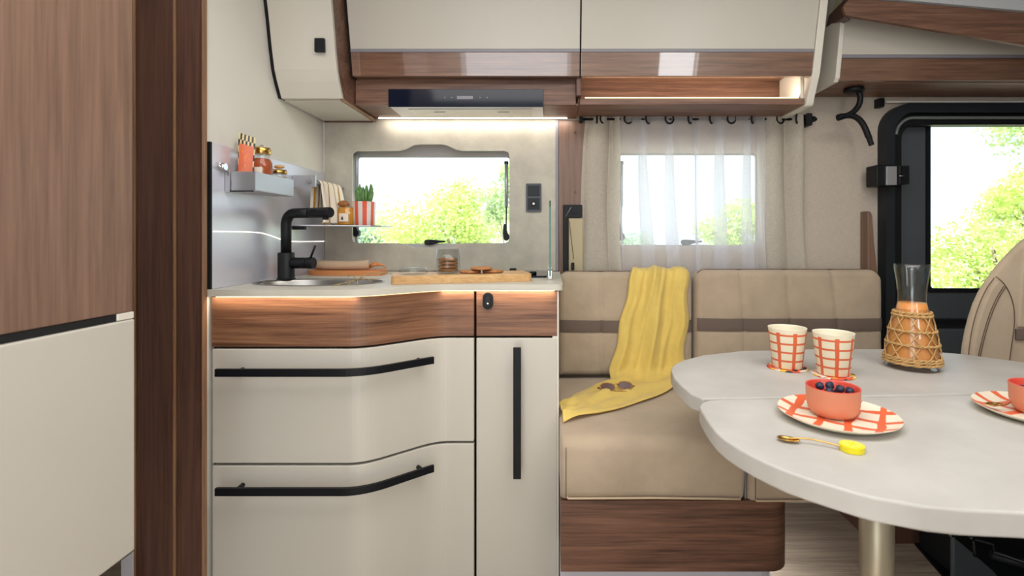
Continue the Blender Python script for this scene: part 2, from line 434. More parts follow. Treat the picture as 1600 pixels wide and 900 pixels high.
wallhole3 = [(XD0,-.0),(2.62,-.0),(2.62,Z(170,1.93)),(XD0+.09,Z(170,1.93)),(XD0+.03,Z(178,1.93)),(XD0,Z(200,1.93))]
struct(G().poly([(-1.95,-.0),(.0,-.0),(.0,2.0),(-1.95,2.0)], [wallhole1], YW, YW+.045).obj('wall_back', wallp, loc=(-.5,YW,0)))
struct(G().poly([(.0,-.0),(XD0,0),(XD0,wallhole3[-1][1]),wallhole3[-2],wallhole3[-3],wallhole3[2],(2.75,wallhole3[2][1]),(2.75,2.0),(.0,2.0)], [wallhole2], YW, YW+.045).obj('wall_back_fabric', fabricwall, loc=(1,YW,0)))
bpy.data.objects['wall_back_fabric'].name = 'wall_back_2'
struct(G().poly([(1.283,0),(.9+1.0,0),(2.005,0),(2.005,2.0),(1.283,2.0)], [], -.912, -.892, 'YZ').obj('wall_left', wallp, loc=(-.9,1.6,0)))
struct(box('wall_left_2', -1.95,-1.9,-.6,2.0,0,2.0, wallp, bevel=0))
struct(box('wall_right', 2.7,2.75,-.6,2.0,0,2.0, charc, bevel=0))
struct(box('ceiling', -1.95,2.75,-.6,2.005,2.0,2.05, ceilm, bevel=0))
# wall behind the camera with an added fill-light opening and an assumed window hole for the reflection lamp
struct(G().poly([(-1.9,0),(-.65,0),(-.65,1.92),(.15,1.92),(.15,0),(2.7,0),(2.7,2.0),(-1.9,2.0)], [rrect(.79,1.07,1.07,1.77,.04)], -.40,-.35).obj('wall_front', wallp, loc=(0,-.4,0)))

# stone-look splashback with the shaped window cut-out
sb = G().poly([(-.8815,.912),(.020,.912),(.020,1.503),(-.8815,1.503)], [w1h], YS, YW-.001).obj('splashback', concrete, loc=(-.43,YS,.912))
tag(sb, 'pale stone-look splashback panel around the shaped kitchen window', 'splashback')
box('edge_trim', .020,.031,YS-.003,YW-.001,.912,1.503, grey, sb, bevel=.001)
# window 1
def ring(outer, inner, y0, y1): return G().poly(outer, [inner], y0, y1)
def window(name, px0,px1,py0,py1, Y, topw, sides):
    o0 = rrect(X(px0-6,Y),X(px1+6,Y),Z(py1+6,Y),Z(py0-14,Y),.02)
    i0 = rrect(X(px0+1,Y),X(px1-1,Y),Z(py1-1,Y),Z(py0+topw,Y),.012)
    fr = struct(ring(o0,i0,YW+.046,YW+.06).obj(name, MATS.get('window_frame_grey') or mat('window_frame_grey','#a9a6a3',.5), loc=((X(px0,Y)+X(px1,Y))/2,YW+.046,Z(py1,Y)), bevel=.001))
    pn = G().poly(o0, [], YW+.061, YW+.064).obj('pane', pane_m, fr)
    for (sx, ya, yb) in sides:
        x = X(sx, YW+.03); za, zb = Z(ya,YW+.03), Z(yb,YW+.03); zm = za*.42+zb*.58
        G().tube([(x,YW+.035,za),(x,YW+.035,zm)], .0072, 12).obj('strut_tube', alu2, fr)
        G().tube([(x,YW+.035,zm),(x-.001,YW+.035,zb)], .003, 8).obj('strut_rod', blackp, fr)
        G().box(x-.008,x+.008,YW+.028,YW+.045,za-.004,za+.008).obj('strut_bracket', black, fr, bevel=.002)
        G().poly(smoothp([(x-.012,zb+.055),(x-.002,zb+.058),(x+.004,zb+.02),(x+.012,zb+.012),(x+.012,zb-.006),(x-.004,zb-.012),(x-.012,zb)],2),[],YW+.02,YW+.045).obj('strut_arm', black, fr, bevel=.002)
    return fr
wf1 = window('window_1', 550,796,235,382, YW, 8, [(557,217,366),(791,255,372)])
def latch(px, py, Y, fr):
    x, z = X(px,Y), Z(py,Y)
    p = smoothp([(x-.042,z-.010),(x-.042,z+.010),(x-.02,z+.012),(x+.02,z+.008),(x+.042,z+.007),(x+.042,z),(x+.01,z-.002),(x-.012,z-.012)],2)
    h = G().poly(p, [], YW+.035, YW+.046).obj('latch', black, fr, bevel=.002)
    G().tube([(x-.028,YW+.036,z),(x-.028,YW+.028,z)], .008, 14).obj('latch_pivot', blackp, h)
latch(676,379,YW,wf1)
wf2 = window('window_2', 967,1190,237,384, YW, 2, [(971,255,372)])
latch(1085,379,YW,wf2)

# ------------------------------------------------------------------ cab door opening
YD = 1.93
def frame_path(inset, Y):
    x0 = X(1379,YD)+inset; zt = Z(163,YD)-inset; r = .10-inset*.6
    return [(x0,.02),(x0,zt-r)]+[(x0+r-r*math.cos(a*PI/16), zt-r+r*math.sin(a*PI/16)) for a in range(1,8)]+[(x0+r,zt),(2.55,zt)]
door = struct(G().poly(frame_path(0,0)+[(2.55,Z(163,YD)-.035)]+[(p[0],p[1]) for p in reversed(frame_path(.035,0)[:-1])], [], YD-.02, YD+.03).obj('door_1', blackp, loc=(1.4,YD,.02), bevel=.01, bseg=4))
G().poly(frame_path(.037,0)+[(2.55,Z(163,YD)-.075)]+[(p[0],p[1]) for p in reversed(frame_path(.078,0)[:-1])], [], YD+.005, YD+.05).obj('inner_seal', black, door, bevel=.012, bseg=4)
G().tube([(p[0],YD+.0,p[1]) for p in smoothp(frame_path(.052,0),1,False)][3:], .006, 8).obj('seal_lip', mat('grey_seal','#6d716f',.4), door)
YP = 1.985
ip = rrect(X(1450,YP), 2.42, Z(452,YP), Z(192,YP), .012)
G().poly([(1.395,.02),(2.55,.02),(2.55,Z(176,YP)),(1.42,Z(176,YP)),(1.395,Z(190,YP))], [ip], YP, YP+.05).obj('door_trim', charc, door, bevel=.006, bseg=3)
G().poly(rrect(X(1446,YP), 2.43, Z(456,YP), Z(188,YP), .015), [rrect(X(1452,YP), 2.41, Z(450,YP), Z(194,YP), .012)], YP-.008, YP+.0).obj('window_seal', black, door, bevel=.002)
G().poly(rrect(X(1450,YP)-.01, 2.43, Z(452,YP)-.01, Z(192,YP)+.01, .012), [], YP+.052, YP+.056).obj('pane', pane_m, door)
box('door_ledge', 1.46,2.42,YP-.035,YP,Z(505,YP),Z(497,YP), black, door, bevel=.004, bseg=3)
box('door_pocket', 1.46,2.42,YP-.03,YP,.25,Z(512,YP), charc, door, bevel=.008, bseg=3)
hb = box('hinge_cover', X(1367,1.87),X(1403,1.87),1.86,1.925,Z(291,1.87),Z(258,1.87), black, door, bevel=.005, bseg=3)
box('hinge_plate', X(1386,1.85),X(1402,1.85),1.852,1.86,Z(289,1.855),Z(260,1.855), alu2, hb, bevel=.001)
box('striker', X(1404,1.9),X(1420,1.9),1.895,1.925,Z(288,1.9),Z(259,1.9), black, door, bevel=.003)
G().tube([(X(1404,1.89),1.89,Z(275,1.89)),(X(1414,1.89),1.888,Z(275,1.89))], .002, 8).obj('striker_pin', chrome, door)

# ------------------------------------------------------------------ outdoors
gr = struct(box('ground', -30,45,2.2,70,-.75,-.7, grassm, bevel=0, loc=(0,20,-.75)))
def tree(label, x, y, h, wd, m, n, ls, trunk=True, low=0., seed=1, blobs=9):
    rnd = random.Random(seed); t = thing('tree' if trunk else 'bush', label, 'tree' if trunk else 'bush', (x,y,-.7))
    g = G(); bl = []
    for i in range(blobs):
        a = rnd.uniform(0,2*PI); rr = rnd.uniform(0,.75)
        bl.append((x+math.cos(a)*rr*wd, y+math.sin(a)*rr*wd*.6, -.7+low+(h-low)*rnd.uniform(.25,.88), wd*rnd.uniform(.25,.42)))
    vs=[]; fs=[]
    for i in range(n):
        b = rnd.choice(bl); d = Vector((rnd.gauss(0,1),rnd.gauss(0,1),rnd.gauss(0,1))).normalized()*b[3]*rnd.uniform(.35,1.05)
        c = Vector(b[:3])+Vector((d.x,d.y,d.z*.75)); u = Vector((rnd.gauss(0,1),rnd.gauss(0,1),rnd.gauss(0,.7))).normalized(); v = u.cross(Vector((rnd.gauss(0,1),rnd.gauss(0,1),rnd.gauss(0,1)))).normalized()
        s = ls*rnd.uniform(.6,1.3); k = len(vs)
        vs += [c-u*s, c+v*s*.45, c+u*s, c-v*s*.45]; fs.append((k,k+1,k+2,k+3))
    g.add(vs, fs); f = g.obj('foliage', m, t, fix=False); f['kind'] = 'stuff'
    base = Vector((x,y,-.7))
    gt = G(); gt.tube([base, base+Vector((.05*wd,0,(h)*.35)), base+Vector((-.05*wd,0,h*.8))], [.045*wd,.035*wd,.01*wd], 8)
    gt.obj('trunk', bark, t)
    gb = G()
    for b in bl: gb.tube([base+Vector((0,0,h*.25)), (Vector(b[:3])+base+Vector((0,0,h*.45)))/2, Vector(b[:3])], [.022*wd,.014*wd,.004*wd], 6)
    gb.obj('branches', bark, t)
    return t
tree('yellow-green bush behind the kitchen window, right of centre', -1.75, 9.5, 2.85, 1.75, leaf1, 15000, .038, False, seed=3, blobs=13)
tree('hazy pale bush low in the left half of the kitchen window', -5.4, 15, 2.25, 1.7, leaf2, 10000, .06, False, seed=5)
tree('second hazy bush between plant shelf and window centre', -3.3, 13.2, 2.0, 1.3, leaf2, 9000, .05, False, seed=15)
tree('thin-leaved tree at the right edge of the kitchen window', -.55, 7.2, 3.1, .6, leaf3, 2200, .035, True, 1.6, seed=9, blobs=6)
tree('yellow-green bush seen through the right sheer curtain', 3.2, 9.0, 2.6, 1.0, leaf1, 8000, .04, False, seed=4)
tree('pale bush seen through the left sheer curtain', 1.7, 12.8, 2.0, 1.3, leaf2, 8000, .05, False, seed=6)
tree('bright airy tree behind the cab door window, at the right', 6.2, 5.8, 4.0, 1.5, leaf3, 9000, .034, True, 1.3, seed=12, blobs=15)
tree('bright yellow-green shrub low behind the cab door window', 4.5, 5.0, 2.05, 1.3, leaf1, 16000, .028, False, seed=13, blobs=12)
tree('distant tree beyond the shrub in the cab door window', 9.6, 9.8, 3.4, 1.8, leaf1, 9000, .05, True, .6, seed=14)

# ================================================================== KITCHEN
def f0(x):
    if x < -.488: return 1.30
    if x > -.328: return 1.439
    return 1.30+(x+.488)/.160*.139
def front(x): return sum(f0(x+(i-4)*.009) for i in range(9))/9
def fpt(x, d):      # point at distance d in front of the curved cabinet face
    e = .004; s = (front(x+e)-front(x-e))/(2*e); n = math.hypot(s,1)
    return (x+d*s/n, front(x)-d/n)
def cpanel(x0,x1,z0,z1,off,th,n=60):
    xs = [x0+(x1-x0)*i/n for i in range(n+1)]
    a = [fpt(x,off) for x in xs]; b = [fpt(x,off-th) for x in xs]
    vs=[]; 
    for p,q in zip(a,b): vs += [(p[0],p[1],z0),(p[0],p[1],z1),(q[0],q[1],z1),(q[0],q[1],z0)]
    fs=[]
    for i in range(n):
        for k in range(4):
            k2=(k+1)%4; fs.append((4*i+k,4*i+k2,4*i+4+k2,4*i+4+k))
    g = G().add(vs, fs, smooth=False); g.f.append([0,1,2,3]); g.f.append([4*n+3,4*n+2,4*n+1,4*n]); g.sm += [False,False]
    return g
KX0, KX1, KXR = -.889, -.2185, .0205
dc = thing('drawer_cabinet', 'curved cream kitchen drawer cabinet with walnut fascia and two black-handled drawers', 'cabinet', (-.55,1.62,0))
cpanel(KX0,KX1,.03,.888,-.022,.012).obj('carcass', gap, dc)
G().box(KX0,KX0+.015,1.34,1.945,.0,.888).obj('side_panel', cream, dc, bevel=.001)
G().box(KX1-.015,KX1,1.47,1.945,0,.888).obj('side_panel', cream, dc, bevel=.001)
cpanel(KX0+.006,KX1-.002,.760,.8895,0,.018).obj('fascia', walnut_f, dc, bevel=.0015)
d1 = cpanel(KX0+.008,KX1-.002,.4565,.7545,0,.018).obj('drawer', cream_d, dc, bevel=.0025)
d2 = cpanel(KX0+.008,KX1-.002,.035,.450,0,.018).obj('drawer', cream_d, dc, bevel=.0025)
for d, z in ((d1,.694),(d2,.3935)):
    cpanel(-.8455,-.345,z,z+.0195,.044,.009).obj('handle', black_s, d, bevel=.001)
    for x in (-.80,-.372):
        p, q = fpt(x,.001), fpt(x,.037); zz = z+.0075
        G().tube([(p[0],p[1],zz),(q[0],q[1],zz)], .0058, 12).obj('handle_post', black, d)
cpanel(KX0+.02,KX1,.0,.028,-.05,.012).obj('plinth', cream, dc)
tcab = thing('slim_cabinet', 'slim cream kitchen cupboard with upright black bar handle', 'cabinet', (-.1,1.7,0))
box('carcass', KX1+.002,KXR-.016,1.462,1.945,.03,.888, gap, tcab, bevel=0)
box('side_panel', KXR-.015,KXR+.004,1.441,1.945,0,.889, cream_edge, tcab)
box('plinth', KX1+.002,KXR-.016,1.49,1.50,0,.028, cream, tcab)
fa = box('fascia', KX1+.005,KXR-.001,1.439,1.457,.760,.8895, walnut_f, tcab)
dr = box('door', KX1+.005,KXR-.001,1.439,1.457,.035,.7545, cream_d, tcab, bevel=.0025)
box('handle', X(802,1.40),X(814,1.40),1.396,1.405,Z(748,1.4),Z(543,1.4), black_s, dr, bevel=.001)
for z in (.42,.68): G().tube([(X(808,1.4),1.404,z),(X(808,1.4),1.438,z)], .006, 12).obj('handle_post', black, dr)
lx, lz = X(762.5,1.436), Z(470,1.436)
lk = G().poly(rrect(lx-.0145,lx+.0145,lz-.024,lz+.024,.0143,8), [], 1.430,1.4385).obj('push_lock', black_s, fa, bevel=.003, bseg=3)
G().poly(rrect(lx-.006,lx+.006,lz-.013,lz+.013,.0059,8), [], 1.4275,1.4299).obj('lock_button', blackp, lk, bevel=.001)
G().ball((lx,1.4275,lz-.008), .0032, 10, 6).obj('lock_barrel', chrome, lk)
# worktop
SC = (-.690,1.494); SA, SB = .187,.112
xs = [KX0-.001+(.0-KX0)*i/60*1.0 for i in range(61)]
wo = [fpt(x,.012) for x in xs]; wo[0] = (-.8915, 1.288)
wo += arc(.016,1.447,.020,-90,0,6)[0:]+[(.036,1.945),(-.8915,1.945)]
hole = [(SC[0]+SA*math.cos(2*PI*i/48), SC[1]+SB*math.sin(2*PI*i/48)) for i in range(48)]
wt = G().poly(wo, [hole], .8925,.910,'XY').obj('worktop', worktopm, loc=(-.43,1.7,.8925), bevel=.003, bseg=3)
tag(wt, 'pale laminate kitchen worktop with a curved front edge', 'worktop')
ls = cpanel(KX0+.02,.012,.8903,.8922,.0035,.003).obj('light_strip', led_w, loc=(-.43,1.4,.889)); tag(ls,'thin warm light strip under the front edge of the worktop','light')
# sink
prof = [(1.03,.0012),(1.0,.0016),(.975,-.004),(.95,-.03),(.90,-.09),(.72,-.118),(.3,-.122),(.02,-.124)]
g = G(); seg=56; vs=[]; fs=[]
for r,z in prof:
    for k in range(seg):
        t=2*PI*k/seg; e = .006 if r>1.0 else 0
        vs.append((SC[0]+(SA*min(r,.99)+e)*math.cos(t), SC[1]+(SB*min(r,.99)+e)*math.sin(t), .910+z))
for i in range(len(prof)-1):
    for k in range(seg):
        k2=(k+1)%seg; fs.append((i*seg+k,i*seg+k2,(i+1)*seg+k2,(i+1)*seg+k))
g.add(vs,fs,smooth=True)
sk = thing('sink','oval stainless steel sink set into the worktop','sink',(SC[0],SC[1],.79)); g.obj('basin', steel, sk, solid=.0008)
G().lathe([(.001,.0),(.02,.0),(.022,.003)],(SC[0],SC[1],.788),24).obj('drain', chrome, sk)
# tap
fx, fy = -.838, 1.583
fc = thing('kitchen_tap','matt black swivel kitchen tap beside the sink','tap',(fx,fy,.9105))
G().lathe([(.027,0),(.027,.004),(.0245,.005),(.0245,.083),(.022,.086),(.016,.086)],(fx,fy,.9105),32,cap1=True).obj('base', black, fc, bevel=.0005)
ex, ey, ez = -.665,1.51,1.120
dv = Vector((ex-fx,ey-fy,0)); L = dv.length; dv.normalize()
pts = [(fx,fy,.99),(fx,fy,1.06)]
for a in range(0,91,10):
    r=.035; pts.append((fx+dv.x*(r-r*math.cos(math.radians(a))), fy+dv.y*(r-r*math.cos(math.radians(a))), 1.085+r*math.sin(math.radians(a))))
pts.append((fx+dv.x*(L*.55),fy+dv.y*L*.55,1.120))
G().tube(pts,.0155,20).obj('spout', black, fc)
G().tube([(fx+dv.x*L*.56,fy+dv.y*L*.56,1.120),(ex,ey,1.120)],.016,20).obj('spray_head', black, fc, bevel=.002)
G().tube([(ex-.018,ey+.008,1.108),(ex-.018,ey+.008,1.098)],.009,14).obj('nozzle', black, fc)
vb = G().tube([(fx+.02,fy-.002,.963),(fx+.068,fy-.006,.963)],.0175,20); vb.obj('valve_body', black, fc, bevel=.001)
G().tube([(fx+.0695,fy-.006,.963),(fx+.092,fy-.008,.963)],.0185,20).obj('valve_cap', black, fc, bevel=.002)
G().tube([(fx+.082,fy-.01,.979),(fx+.099,fy-.014,1.018)],.0034,10).obj('lever', black, fc)
# aluminium side splash panel
G().box(-.8915,-.8825,1.302,1.949,.9105,1.293).obj('aluminium_panel', alu, loc=(-.887,1.6,.9105), bevel=.0006)
ap = tag(bpy.data.objects['aluminium_panel'],'brushed aluminium panel on the left wall behind the tap','panel')
box('edge_cap', -.8925+.001,-.8815,1.2945,1.3015,.9105,1.294, black, ap, bevel=.001)

G().tube(smoothp([(-.8822,1.306,1.0605),(-.8822,1.50,1.0605),(-.8822,1.56,1.053),(-.8822,1.64,1.036),(-.8822,1.70,1.0285),(-.8822,1.945,1.0275)],2,False),.0016,6).obj('reflection_line', emit('painted_reflection','#fff4e6',1.6), ap)  # glowing line stands in for a reflection; no lamp is set in here
# ---- spice rack on the aluminium panel
sr = thing('spice_rack','small aluminium box rack hooked on the metal panel','rack',(-.84,1.45,1.172))
g = G(); x0,x1,y0,y1,z0,z1 = -.868,-.802,1.357,1.56,1.172,1.224
g.box(x0,x1,y0,y1,z0,z0+.002).box(x0,x1,y0,y0+.002,z0+.002,z1).box(x0,x1,y1-.002,y1,z0+.002,z1).box(x1-.002,x1,y0+.002,y1-.002,z0+.002,z1).box(x0,x0+.002,y0+.002,y1-.002,z0+.002,z1)
g.obj('tray', alu2, sr, bevel=.0005)
G().box(-.8815,-.869,1.352,1.356,1.168,1.226).obj('bracket', alu2, sr, bevel=.0005)
G().box(-.876,-.806,1.353,1.3568,1.169,1.1722).obj('bottom_lip', gap, sr)
hk = G(); zc=1.232
hk.tube([(-.876,1.318,zc+.006),(-.873,1.322,zc-.004),(-.873,1.335,zc-.006),(-.873,1.35,zc-.004),(-.872,1.354,zc-.02)], .0032, 10)
hk.tube([(-.876,1.318,zc+.008),(-.874,1.335,zc+.010),(-.874,1.35,zc+.006)], .0028, 10); hk.obj('hook', chrome, sr)
G().tube([(-.8825,1.335,zc+.002),(-.868,1.335,zc+.002)], .009, 16).obj('clamp_screw', chrome, sr)
# pouch
pc = Vector((-.853,1.393,1.1745)); pw, ph = .040,.158
def pf(u,v, s=1):
    a = math.radians(-25); x = (u-.5)*pw*(1+.04*math.sin(v*9)); th = .008*math.sin(PI*u)**.6*(1-v)**.7*1.1*s
    return (pc.x+x*math.cos(a)-th*math.sin(a)*0+ .0*v, pc.y+x*math.sin(a)*-1-th+.012*(v), pc.z+ph*v-(u-.5)*.012*v)
g = G().grid(lambda u,v: pf(u,v,1), 10, 14); g.grid(lambda u,v: pf(1-u,v,-1), 10, 14)
tag(g.obj('spice_pouch', pouch_m, loc=tuple(pc), fix=False),'orange printed spice pouch standing in the box rack','pouch')
# spice jar
jr = thing('spice_jar','glass jar of orange spice with brass lid in the box rack','jar',(-.837,1.448,1.175))
G().lathe([(.026,0),(.0288,.004),(.0288,.072),(.0268,.088),(.0206,.102),(.0206,.112)],(-.837,1.448,1.175),32).obj('glass', glass, jr)
G().lathe([(.0245,.003),(.0274,.006),(.0276,.072),(.0255,.087),(.020,.097),(.0005,.098)],(-.837,1.448,1.175),28).obj('contents', spice, jr)
G().lathe([(.0225,.110),(.0235,.111),(.0235,.126),(.0215,.129),(.0005,.129)],(-.837,1.448,1.175),32).obj('lid', gold, jr)
G().tube([(-.837+.008*math.cos(a*PI/8),1.448,1.304+.008*math.sin(a*PI/8)) for a in range(9)], .0018, 8).obj('lid_ring', chrome, jr)
G().grid(lambda u,v: (-.837+.0291*math.cos(-2.3+u*1.3),1.448+.0291*math.sin(-2.3+u*1.3),1.18+.065*v),12,2).obj('paper_label', label_m, jr, fix=False)
j2 = thing('small_jar','small flip-top glass jar at the far end of the box rack','jar',(-.828,1.522,1.175))
G().lathe([(.021,0),(.0225,.003),(.0225,.055),(.02,.063)],(-.828,1.522,1.175),28).obj('glass', glass, j2)
G().lathe([(.019,.002),(.0205,.004),(.0205,.053),(.0005,.054)],(-.828,1.522,1.175),24).obj('contents', rattan, j2)
G().lathe([(.0225,.063),(.0235,.064),(.0235,.069),(.0225,.071),(.021,.075),(.0005,.077)],(-.828,1.522,1.175),28).obj('lid', gold, j2)
G().ball((-.825,1.519,1.259),.011,12,8,sx=1.5,sy=.8,sz=.55).obj('wooden_knob', board_wood, j2)
# towel rail
tr = thing('towel_rail','aluminium towel rail on the panel behind the box rack','rail',(-.84,1.8,1.215))
zb = 1.216
G().box(-.8815,-.820,1.705,1.712,zb,zb+.040).obj('bracket', alu2, tr, bevel=.0006)
G().box(-.8815,-.825,1.925,1.931,zb-.006,zb+.036).obj('bracket', alu2, tr, bevel=.0006)
G().box(-.820,-.802,1.703,1.713,zb,zb+.040).obj('end_plate', alu2, tr, bevel=.001)
G().lathe([(.0005,0),(.008,0),(.008,.005),(.006,.007),(.0005,.007)],(0,0,0),18)
G().tube([(-.822,1.7025,zb+.02),(-.822,1.696,zb+.02)], .0095, 18).obj('end_ring', chrome, tr)
G().tube([(-.811,1.714,zb+.018),(-.811,1.945,zb+.018)], .006, 12).obj('bar', alu2, tr)
# striped towel over the bar
def tw(u,v):
    y = 1.735+u*.165; s = v*.34-.13      # signed length over the bar: negative behind
    fold = .006*math.sin(u*13+1)+.004*math.sin(u*29)
    zt = zb+.027
    if abs(s) < .014: x = -.811+s*.75; z = zt-.004*(abs(s)/.014)**2
    elif s < 0: x = -.822-.002-abs(fold)*.8-( -s)*.05; z = zt+s+.006
    else: x = -.800+.012*min(1,s/.1)+fold*min(1,s*9)+.02*s; z = zt-s+.006; y = y+.0*s-(.5-u)*.03*s/.1
    z = max(z, 1.095)
    return (x,y,z)
tw_o = G().grid(tw, 34, 46).obj('striped_towel', towel_m, loc=(-.81,1.82,1.10), solid=.002, fix=False)
tag(tw_o,'cream tea towel with ochre stripes hanging over the rail','towel')
g = G()
for i in range(12):
    u=i/11; p = tw(u,1.0); g.tube([p,(p[0]+.004,p[1]-.006,p[2]-.005),(p[0]+.008,p[1]-.01,p[2]-.0085)],.0013,5)
o = g.obj('fringe', rattan, tw_o); o['kind']='stuff'
# shelf
sh = thing('wall_shelf','thin aluminium shelf in the kitchen corner carrying the potted plant','shelf',(-.75,1.8,1.080))
G().poly(smoothp([(-.8815,1.690),(-.64,1.775),(-.622,1.79),(-.614,1.81),(-.612,1.944),(-.8815,1.944)],0),[],1.082,1.0865,'XY').obj('board', alu2, sh, bevel=.001)
G().box(-.8815,-.84,1.705,1.72,1.070,1.0815).obj('bracket', black, sh, bevel=.001)
# honey jar
hx,hy,hz = -.752,1.845,1.0868
hj = thing('honey_jar','squat honey jar with a cork spoon lid on the corner shelf','jar',(hx,hy,hz))
G().lathe([(.031,0),(.035,.004),(.035,.052),(.030,.060),(.031,.072)],(hx,hy,hz),32).obj('glass', glass, hj)
G().lathe([(.029,.002),(.0332,.006),(.0332,.051),(.0285,.058),(.0285,.066),(.0005,.0665)],(hx,hy,hz),28).obj('contents', honey, hj)
lb = G().grid(lambda u,v: (hx+.0355*math.cos(-2.05+u*1.0),hy+.0355*math.sin(-2.05+u*1.0),hz+.014+.030*v),10,2).obj('paper_label', label_m, hj, fix=False)
G().grid(lambda u,v: (hx+.0359*math.cos(-1.65+(u-.5)*.22),hy+.0359*math.sin(-1.65+(u-.5)*.22),hz+.020+.014*v*(1-abs(u-.5))),6,2).obj('printed_mark', dark_print, lb, fix=False)
G().ball((hx-.012,hy,hz+.080),.017,14,9,sx=1.3,sy=.8,sz=.75).obj('lid', wood('cork_lid','#8a5428','#b0773e','X'), hj)
# potted plant
px_,py_,pz_ = -.690,1.85,1.0868
pp = thing('potted_succulent','upright succulent in a red and white striped pot on the shelf','plant',(px_,py_,pz_))
G().lathe([(.036,0),(.0375,.002),(.0405,.088),(.0385,.088),(.037,.078)],(px_,py_,pz_),48).obj('pot', pot_m, pp)
G().lathe([(.037,.076),(.0005,.079)],(px_,py_,pz_),24,cap0=False).obj('soil', soil, pp)
rnd = random.Random(4)
for i in range(24):
    a = rnd.uniform(0,2*PI); r = rnd.uniform(.002,.026); bx,by = px_+math.cos(a)*r*1.1, py_+math.sin(a)*r*.8; h = rnd.uniform(.045,.078); o_ = rnd.uniform(.2,1.0)
    ox, oy = math.cos(a)*.015*o_, math.sin(a)*.010*o_
    G().tube([(bx,by,pz_+.077),(bx+ox*.7,by+oy*.7,pz_+.077+h*.4),(bx+ox*1.2,by+oy,pz_+.077+h*.8),(bx+ox*1.15,by+oy,pz_+.077+h)],[.004,.0058,.0052,.0015],8).obj('stem', green, pp)

# ---- worktop things
WZ = .9102
tn = math.radians(0)
lt = G().poly(smoothp([(-.868,1.735),(-.60,1.735),(-.588,1.76),(-.60,1.865),(-.868,1.865)],2),[],WZ,WZ+.017,'XY').obj('folded_cloth', terrac, loc=(-.73,1.8,WZ), bevel=.006, bseg=4)
tag(lt,'folded orange-tan cloth lying behind the sink','cloth')
rc = G().tube([(-.835+.0,1.775,WZ+.0365),(-.79,1.775,WZ+.034),(-.73,1.775,WZ+.0335),(-.68,1.775,WZ+.034),(-.645,1.78,WZ+.0365)],[.0165,.0165,.0155,.016,.0165],18).obj('rolled_napkin', cloth_b, loc=(-.73,1.775,WZ+.018))
tag(rc,'rolled beige napkin lying on the folded orange cloth','napkin')
g=G(); 
for i,a in enumerate((0,1,2)): g.tube([(-.642,1.775+.002*a,WZ+.03),(-.620,1.77-.006*a,WZ+.044-.004*a),(-.602,1.768+.01*a,WZ+.036),(-.590+.004*a,1.775,WZ+.030-.004*a)],[.006,.005,.004,.001],8)
g.obj('napkin_end', terrac, rc)
# twig
tg = G(); base=(-.49,1.43,WZ+.012)
def br(a,b,r=.0011,mid=.012): 
    m_ = ((a[0]+b[0])/2,(a[1]+b[1])/2,(a[2]+b[2])/2+mid); tg.tube(smoothp([a,m_,b],2,False),r,6)
c0 = (-.555,1.43,WZ+.011)
br((-.60,1.375,WZ+.002),c0,.0016,.0); br(c0,(-.50,1.45,WZ+.030),.0016); br((-.50,1.45,WZ+.030),(-.462,1.46,WZ+.027),.0013,.004)
br(c0,(-.592,1.46,WZ+.020)); br((-.592,1.46,WZ+.020),(-.62,1.47,WZ+.034),.001,.002); br(c0,(-.50,1.40,WZ+.010)); br(c0,(-.482,1.415,WZ+.017),.001,.003)
br(c0,(-.56,1.38,WZ+.002)); br(c0,(-.535,1.385,WZ+.002),.001); br((-.575,1.41,WZ+.008),(-.545,1.40,WZ+.001),.0009)
tag(tg.obj('dried_twig', twigm, loc=c0),'dried twig lying beside the cutting board over the sink edge','twig')
# cutting board
ca = math.radians(13.5); cc = Vector((-.273,1.545,WZ))
def rot2(pts, a, c): return [(c[0]+x*math.cos(a)-y*math.sin(a), c[1]+x*math.sin(a)+y*math.cos(a)) for x,y in pts]
cb = G().poly(rot2(rrect(-.205,.205,-.078,.078,.012),ca,cc),[],WZ,WZ+.0235,'XY').obj('cutting_board', board_wood, loc=tuple(cc), bevel=.004, bseg=3)
tag(cb,'thick beech cutting board lying across the worktop','board')
BZ = WZ+.0238
# cookie jar
jx,jy = -.316,1.545
cj = thing('glass_tumbler','clear glass tumbler holding stacked cookies on the cutting board','glass',(jx,jy,BZ))
G().lathe([(.0345,0),(.036,.002),(.036,.074),(.0345,.074),(.0345,.004),(.0005,.004)],(jx,jy,BZ),40).obj('glass', glass, cj)
def cookie_mesh(r, s):
    rnd = random.Random(s); g = G(); vs=[]; n=28
    prof=[(.55,0),(.95,.0015),(1,.0045),(.9,.008),(.5,.0098),(.0,.0102)]
    g.lathe([(max(r*a,1e-5),z) for a,z in prof],(0,0,0),n)
    for v in g.v:
        k = noise.noise(Vector((v.x*90+s,v.y*90,v.z*90)))*.0018; v.x*=1+k*8; v.y*=1-k*8; v.z+=k*(1 if v.z>.004 else 0)
    return g
stk = []
for i in range(4):
    o = cookie_mesh(.0305,i).obj('cookie', cookie, loc=(0,0,0)); o.location=(jx+random.uniform(-.001,.001),jy,BZ+.0052+i*.0108); o.rotation_euler=(0.0,0.0,i*1.3)
    tag(o, ['bottom cookie of the stack inside the glass tumbler','second cookie from the bottom in the glass tumbler','second cookie from the top in the glass tumbler','top cookie of the stack inside the glass tumbler'][i],'cookie','cookies in the glass tumbler')
ly = thing('glass_lid','low clear glass lid lying left of the tumbler','jar lid',(-.412,1.50,BZ))  # the jar's glass lid, taken off and laid on the board
G().lathe([(.037,0),(.043,.003),(.043,.013),(.037,.020),(.0005,.0212)],(-.412,1.50,BZ),36).obj('glass', glass, ly)
G().tube([(-.412+.0405*math.cos(a*PI/12),1.50+.0405*math.sin(a*PI/12),BZ+.0175) for a in range(24)],.0014,6,closed=True).obj('rim', glass, ly)
